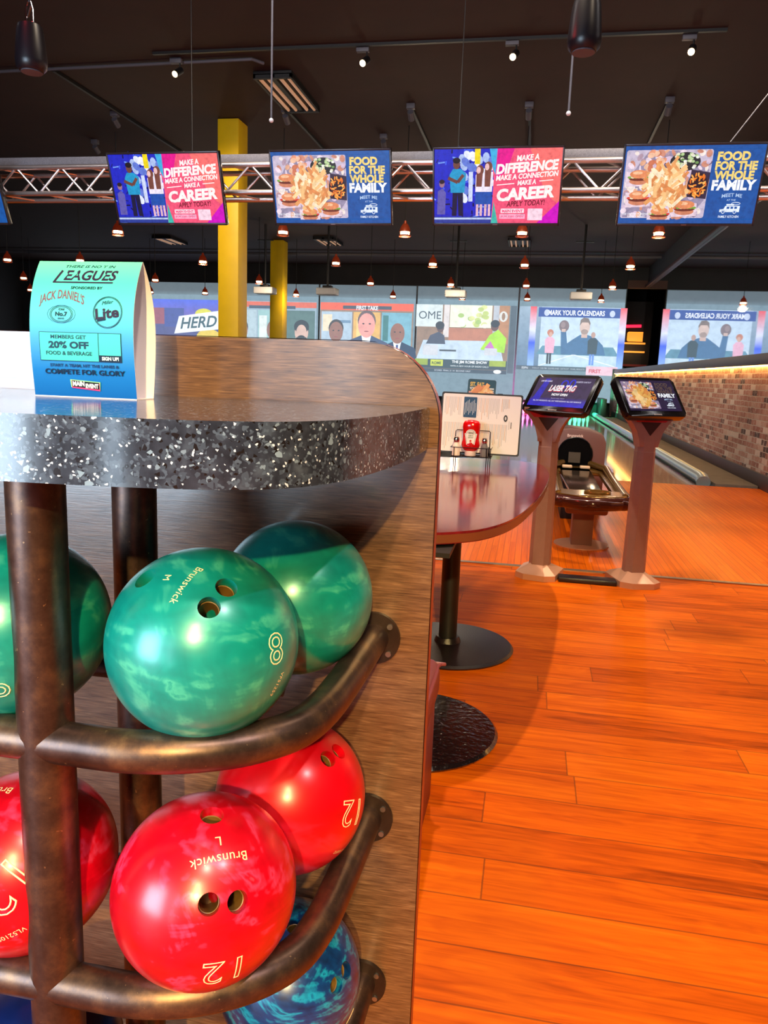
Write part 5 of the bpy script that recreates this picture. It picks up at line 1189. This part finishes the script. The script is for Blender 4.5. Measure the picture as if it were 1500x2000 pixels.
G1 = 'green bowling balls on the top tier'; G2 = 'red bowling balls on the middle tier'; G3 = 'blue bowling balls on the bottom tier'
HR = 0.0130
ball((-0.351, 0.789, 0.889), 'green teal bowling ball with number 8 and three holes, front of top tier', M['ball_teal'],
     [((0.447, -0.463, 0.765), 0.0118), ((0.366, -0.692, 0.623), 0.0118), ((-0.411, -0.461, 0.786), 0.0135)],
     [('Brunswick', (0.089, -0.593, 0.801), (-0.252, -0.791, -0.558), 0.0085, 0, 0), ('M', (-0.134, -0.540, 0.831), (-0.032, -0.836, -0.548), 0.008, 0, 0),
      ('8', (0.925, -0.35, 0.142), (-0.35, -0.93, 0.05), 0.034, 0.016, 0), ('VF51259', (0.93, -0.30, -0.25), (-0.264, -0.404, -0.876), 0.0055, 0, 0)], G1, M['gold'])
ball((-0.309, 1.009, 0.884), 'plain green bowling ball without holes, against the wood panel on the top tier', M['ball_teal'], [], [], G1, M['gold'])
ball((-0.587, 0.7835, 0.889), 'green bowling ball behind the front post at the left edge, top tier', M['ball_teal'], [],
     [('8', (0.36, -0.86, -0.354), (-0.618, 0.032, -0.785), 0.034, 0.016, 0)], G1, M['gold'])
ball((-0.3445, 0.7750, 0.586), 'pink marbled red bowling ball with number 12, front of middle tier', M['ball_red'],
     [((0.141, -0.135, 0.981), 0.0135), ((0.395, -0.801, 0.449), 0.0118), ((0.637, -0.652, 0.411), 0.0118)],
     [('Brunswick', (0.387, -0.526, 0.757), (-0.825, -0.564, 0.030), 0.0105, 0, 0), ('L', (0.320, -0.393, 0.862), (-0.835, -0.546, 0.061), 0.0105, 0, 0),
      ('12', (0.524, -0.795, -0.305), (-0.823, -0.565, 0.058), 0.036, 0.016, 0)], G2, M['gold'])
ball((-0.3062, 0.9900, 0.5904), 'bright red bowling ball with two visible holes, back of middle tier', M['ball_red2'],
     [((0.584, -0.303, 0.753), 0.0118), ((0.662, -0.063, 0.747), 0.0118)],
     [('12', (0.93, -0.36, 0.067), (-0.279, -0.888, 0.365), 0.036, 0.016, 0), ('VL40892', (0.79, -0.42, -0.45), (-0.196, -0.912, 0.359), 0.0055, 0, 0)], G2, M['gold'])
ball((-0.585, 0.7800, 0.580), 'red bowling ball behind the front post at the left edge, middle tier', M['ball_red'], [],
     [('12', (0.359, -0.891, 0.277), (-0.530, -0.439, -0.725), 0.045, 0.015, 0), ('VL52109', (0.42, -0.88, -0.226), (-0.869, -0.291, -0.400), 0.0065, 0, 0), ('Brunswick', (-0.3, -0.2, 0.93), (-0.975, 0.025, -0.222), 0.0105, 0, 0)], G2, M['gold'])
ball((-0.305, 0.995, 0.285), 'blue pearl bowling ball with finger holes at the back of the bottom tier', M['ball_blue'],
     [((0.134, -0.208, 0.969), 0.0135), ((0.869, -0.225, 0.440), 0.0118), ((0.795, -0.461, 0.394), 0.0118)],
     [('9', (0.921, -0.155, -0.356), (-0.3, -0.9, 0.1), 0.03, 0.016, 0)], G3, M['gold'])
ball((-0.585, 0.783, 0.279), 'navy blue bowling ball at the lower left corner of the bottom tier', M['ball_navy'], [], [], G3, M['gold'])

# ================================================================== TENT CARD on the counter
t = thing('table_tent_card', 'teal to blue LEAGUES table tent card standing on the terrazzo counter', 'table tent', (-0.582, 0.95, CT))
CW, CHt = 0.148, 0.1765
def lag(ps, x):
    r = 0.0
    for i, (xi, yi) in enumerate(ps):
        w_ = yi
        for q, (xq, _) in enumerate(ps):
            if q != i: w_ *= (x - xq) / (xi - xq)
        r += w_
    return r
def yf(v): return lag(((0, -0.012), (0.35, -0.0178), (0.68, -0.0142), (1, 0.010)), v / CHt)
def yb(v): return lag(((0, 0.033), (0.33, 0.0405), (0.68, 0.0375), (1, 0.0105)), v / CHt)
p = Pic()
nav = rgb(14, 34, 58); m1 = rgb(44, 34, 56)
p.grad(0, 0, CW, CHt, [(0, rgb(0, 92, 176)), (0.2, rgb(10, 110, 190)), (0.42, rgb(60, 146, 196)), (0.62, rgb(84, 186, 194)), (0.85, rgb(76, 200, 172)), (1, rgb(104, 206, 160))], 30)
def X(px): return (px - 130) / 1100.0 * CW * 1.0
k = CHt
p.text("THERE IS NO 'I' IN", CW * 0.52, 0.951 * k, 0.0034, nav, w=0.071, off=0.02, shear=0.25)
p.text('EAGUES', CW * 0.545, 0.858 * k, 0.0125, m1, w=0.076, off=0.03, shear=0.25)
p.rect(CW * 0.19, 0.834 * k, CW * 0.77, 0.845 * k, m1); p.line([(CW * (0.2 + 0.062 * q / 6), (0.838 + 0.09 * q / 6) * k) for q in range(7)], 0.0032, m1)
p.text('SPONSORED BY', CW * 0.53, 0.79 * k, 0.0034, nav, w=0.045, off=0.03)
p.text("JACK DANIEL'S", CW * 0.305, 0.675 * k, 0.011, rgb(120, 70, 90), w=0.064, off=0.015, arc=0.008)
p.ring(CW * 0.31, 0.605 * k, 0.0148, 0.0098, 0.0006, nav); p.ring(CW * 0.31, 0.605 * k, 0.0165, 0.0112, 0.0005, nav); p.ring(CW * 0.31, 0.605 * k, 0.0205, 0.0118, 0.0005, rgb(50, 110, 150), 14)
p.text('Old', CW * 0.31, 0.632 * k, 0.0028, nav, w=0.008); p.text('No.7', CW * 0.31, 0.592 * k, 0.0052, nav, w=0.017, off=0.03); p.text('BRAND', CW * 0.31, 0.568 * k, 0.002, nav, w=0.009)
p.ring(CW * 0.755, 0.625 * k, 0.0206, 0.0203, 0.0006, nav); p.ring(CW * 0.755, 0.625 * k, 0.0194, 0.0191, 0.0005, nav)
p.text('Lite', CW * 0.755, 0.585 * k, 0.013, m1, w=0.033, off=0.03, rot=0.12); p.text('Miller', CW * 0.75, 0.685 * k, 0.0045, nav, w=0.016, off=0.0, shear=0.4, rot=0.15); p.poly([(CW * 0.66, 0.556 * k), (CW * 0.74, 0.57 * k), (CW * 0.74, 0.578 * k), (CW * 0.66, 0.575 * k)], nav)
mint = rgb(66, 200, 186)
p.grad(CW * 0.095, 0.265 * k, CW * 0.885, 0.475 * k, [(0, nav), (1, nav)], 12)
for a, b_ in ((0.1, 0.665), (0.672, 0.88)):
    p.grad(CW * a, (0.269 if a < 0.5 else 0.315) * k, CW * b_, 0.471 * k, [(0, mint), (1, mint)], 12)
p.text('MEMBERS GET', CW * 0.38, 0.428 * k, 0.0046, rgb(18, 56, 80), w=0.051, off=0.03); p.text('20% OFF', CW * 0.38, 0.36 * k, 0.0082, rgb(18, 56, 80), w=0.058, off=0.05); p.text('FOOD & BEVERAGE', CW * 0.38, 0.31 * k, 0.0046, rgb(18, 56, 80), w=0.066, off=0.03)
p.text('SIGN UP!', CW * 0.777, 0.28 * k, 0.0042, rgb(214, 246, 240), w=0.024, off=0.04)
p.text('START A TEAM, HIT THE LANES &', CW * 0.52, 0.224 * k, 0.0036, rgb(14, 44, 90), w=0.099, off=0.03); p.text('COMPETE FOR GLORY', CW * 0.52, 0.170 * k, 0.0062, rgb(8, 26, 60), w=0.115, off=0.03)
p.poly([(CW * 0.375, 0.075 * k), (CW * 0.655, 0.055 * k), (CW * 0.662, 0.118 * k), (CW * 0.37, 0.132 * k)], rgb(150, 240, 150)); p.poly([(CW * 0.383, 0.07 * k), (CW * 0.655, 0.052 * k), (CW * 0.655, 0.112 * k), (CW * 0.383, 0.126 * k)], rgb(230, 60, 120)); p.poly([(CW * 0.385, 0.079 * k), (CW * 0.65, 0.063 * k), (CW * 0.65, 0.113 * k), (CW * 0.385, 0.125 * k)], rgb(24, 22, 30))
p.text('MAIN', CW * 0.45, 0.086 * k, 0.0056, rgb(250, 250, 250), w=0.017, off=0.05); p.text('EVENT', CW * 0.58, 0.073 * k, 0.0052, rgb(250, 250, 250), w=0.0185, off=0.05)
p.build('printed_front', M['print'], t, fn=lambda u, v, l: (u - CW / 2, yf(v) - l * 0.00005 - 0.0003, v))
def sheet(bm, fy, th):
    n = 24; A = []; 
    for i in range(n + 1):
        v = CHt * i / n; A.append([bm.verts.new((x, fy(v) + dy, v)) for x in (-CW / 2, CW / 2) for dy in (0, th)])
    for a, b_ in zip(A, A[1:]):
        bm.faces.new((a[0], a[2], b_[2], b_[0])); bm.faces.new((a[1], a[3], b_[3], b_[1])); bm.faces.new((a[0], a[1], b_[1], b_[0])); bm.faces.new((a[2], a[3], b_[3], b_[2]))
bm = B(); sheet(bm, yf, 0.0006); sheet(bm, yb, 0.0006); box(bm, -CW / 2, CW / 2, -0.0125, 0.034, 0.0, 0.0008); obj('folded_card', bm, M['paper'], t)
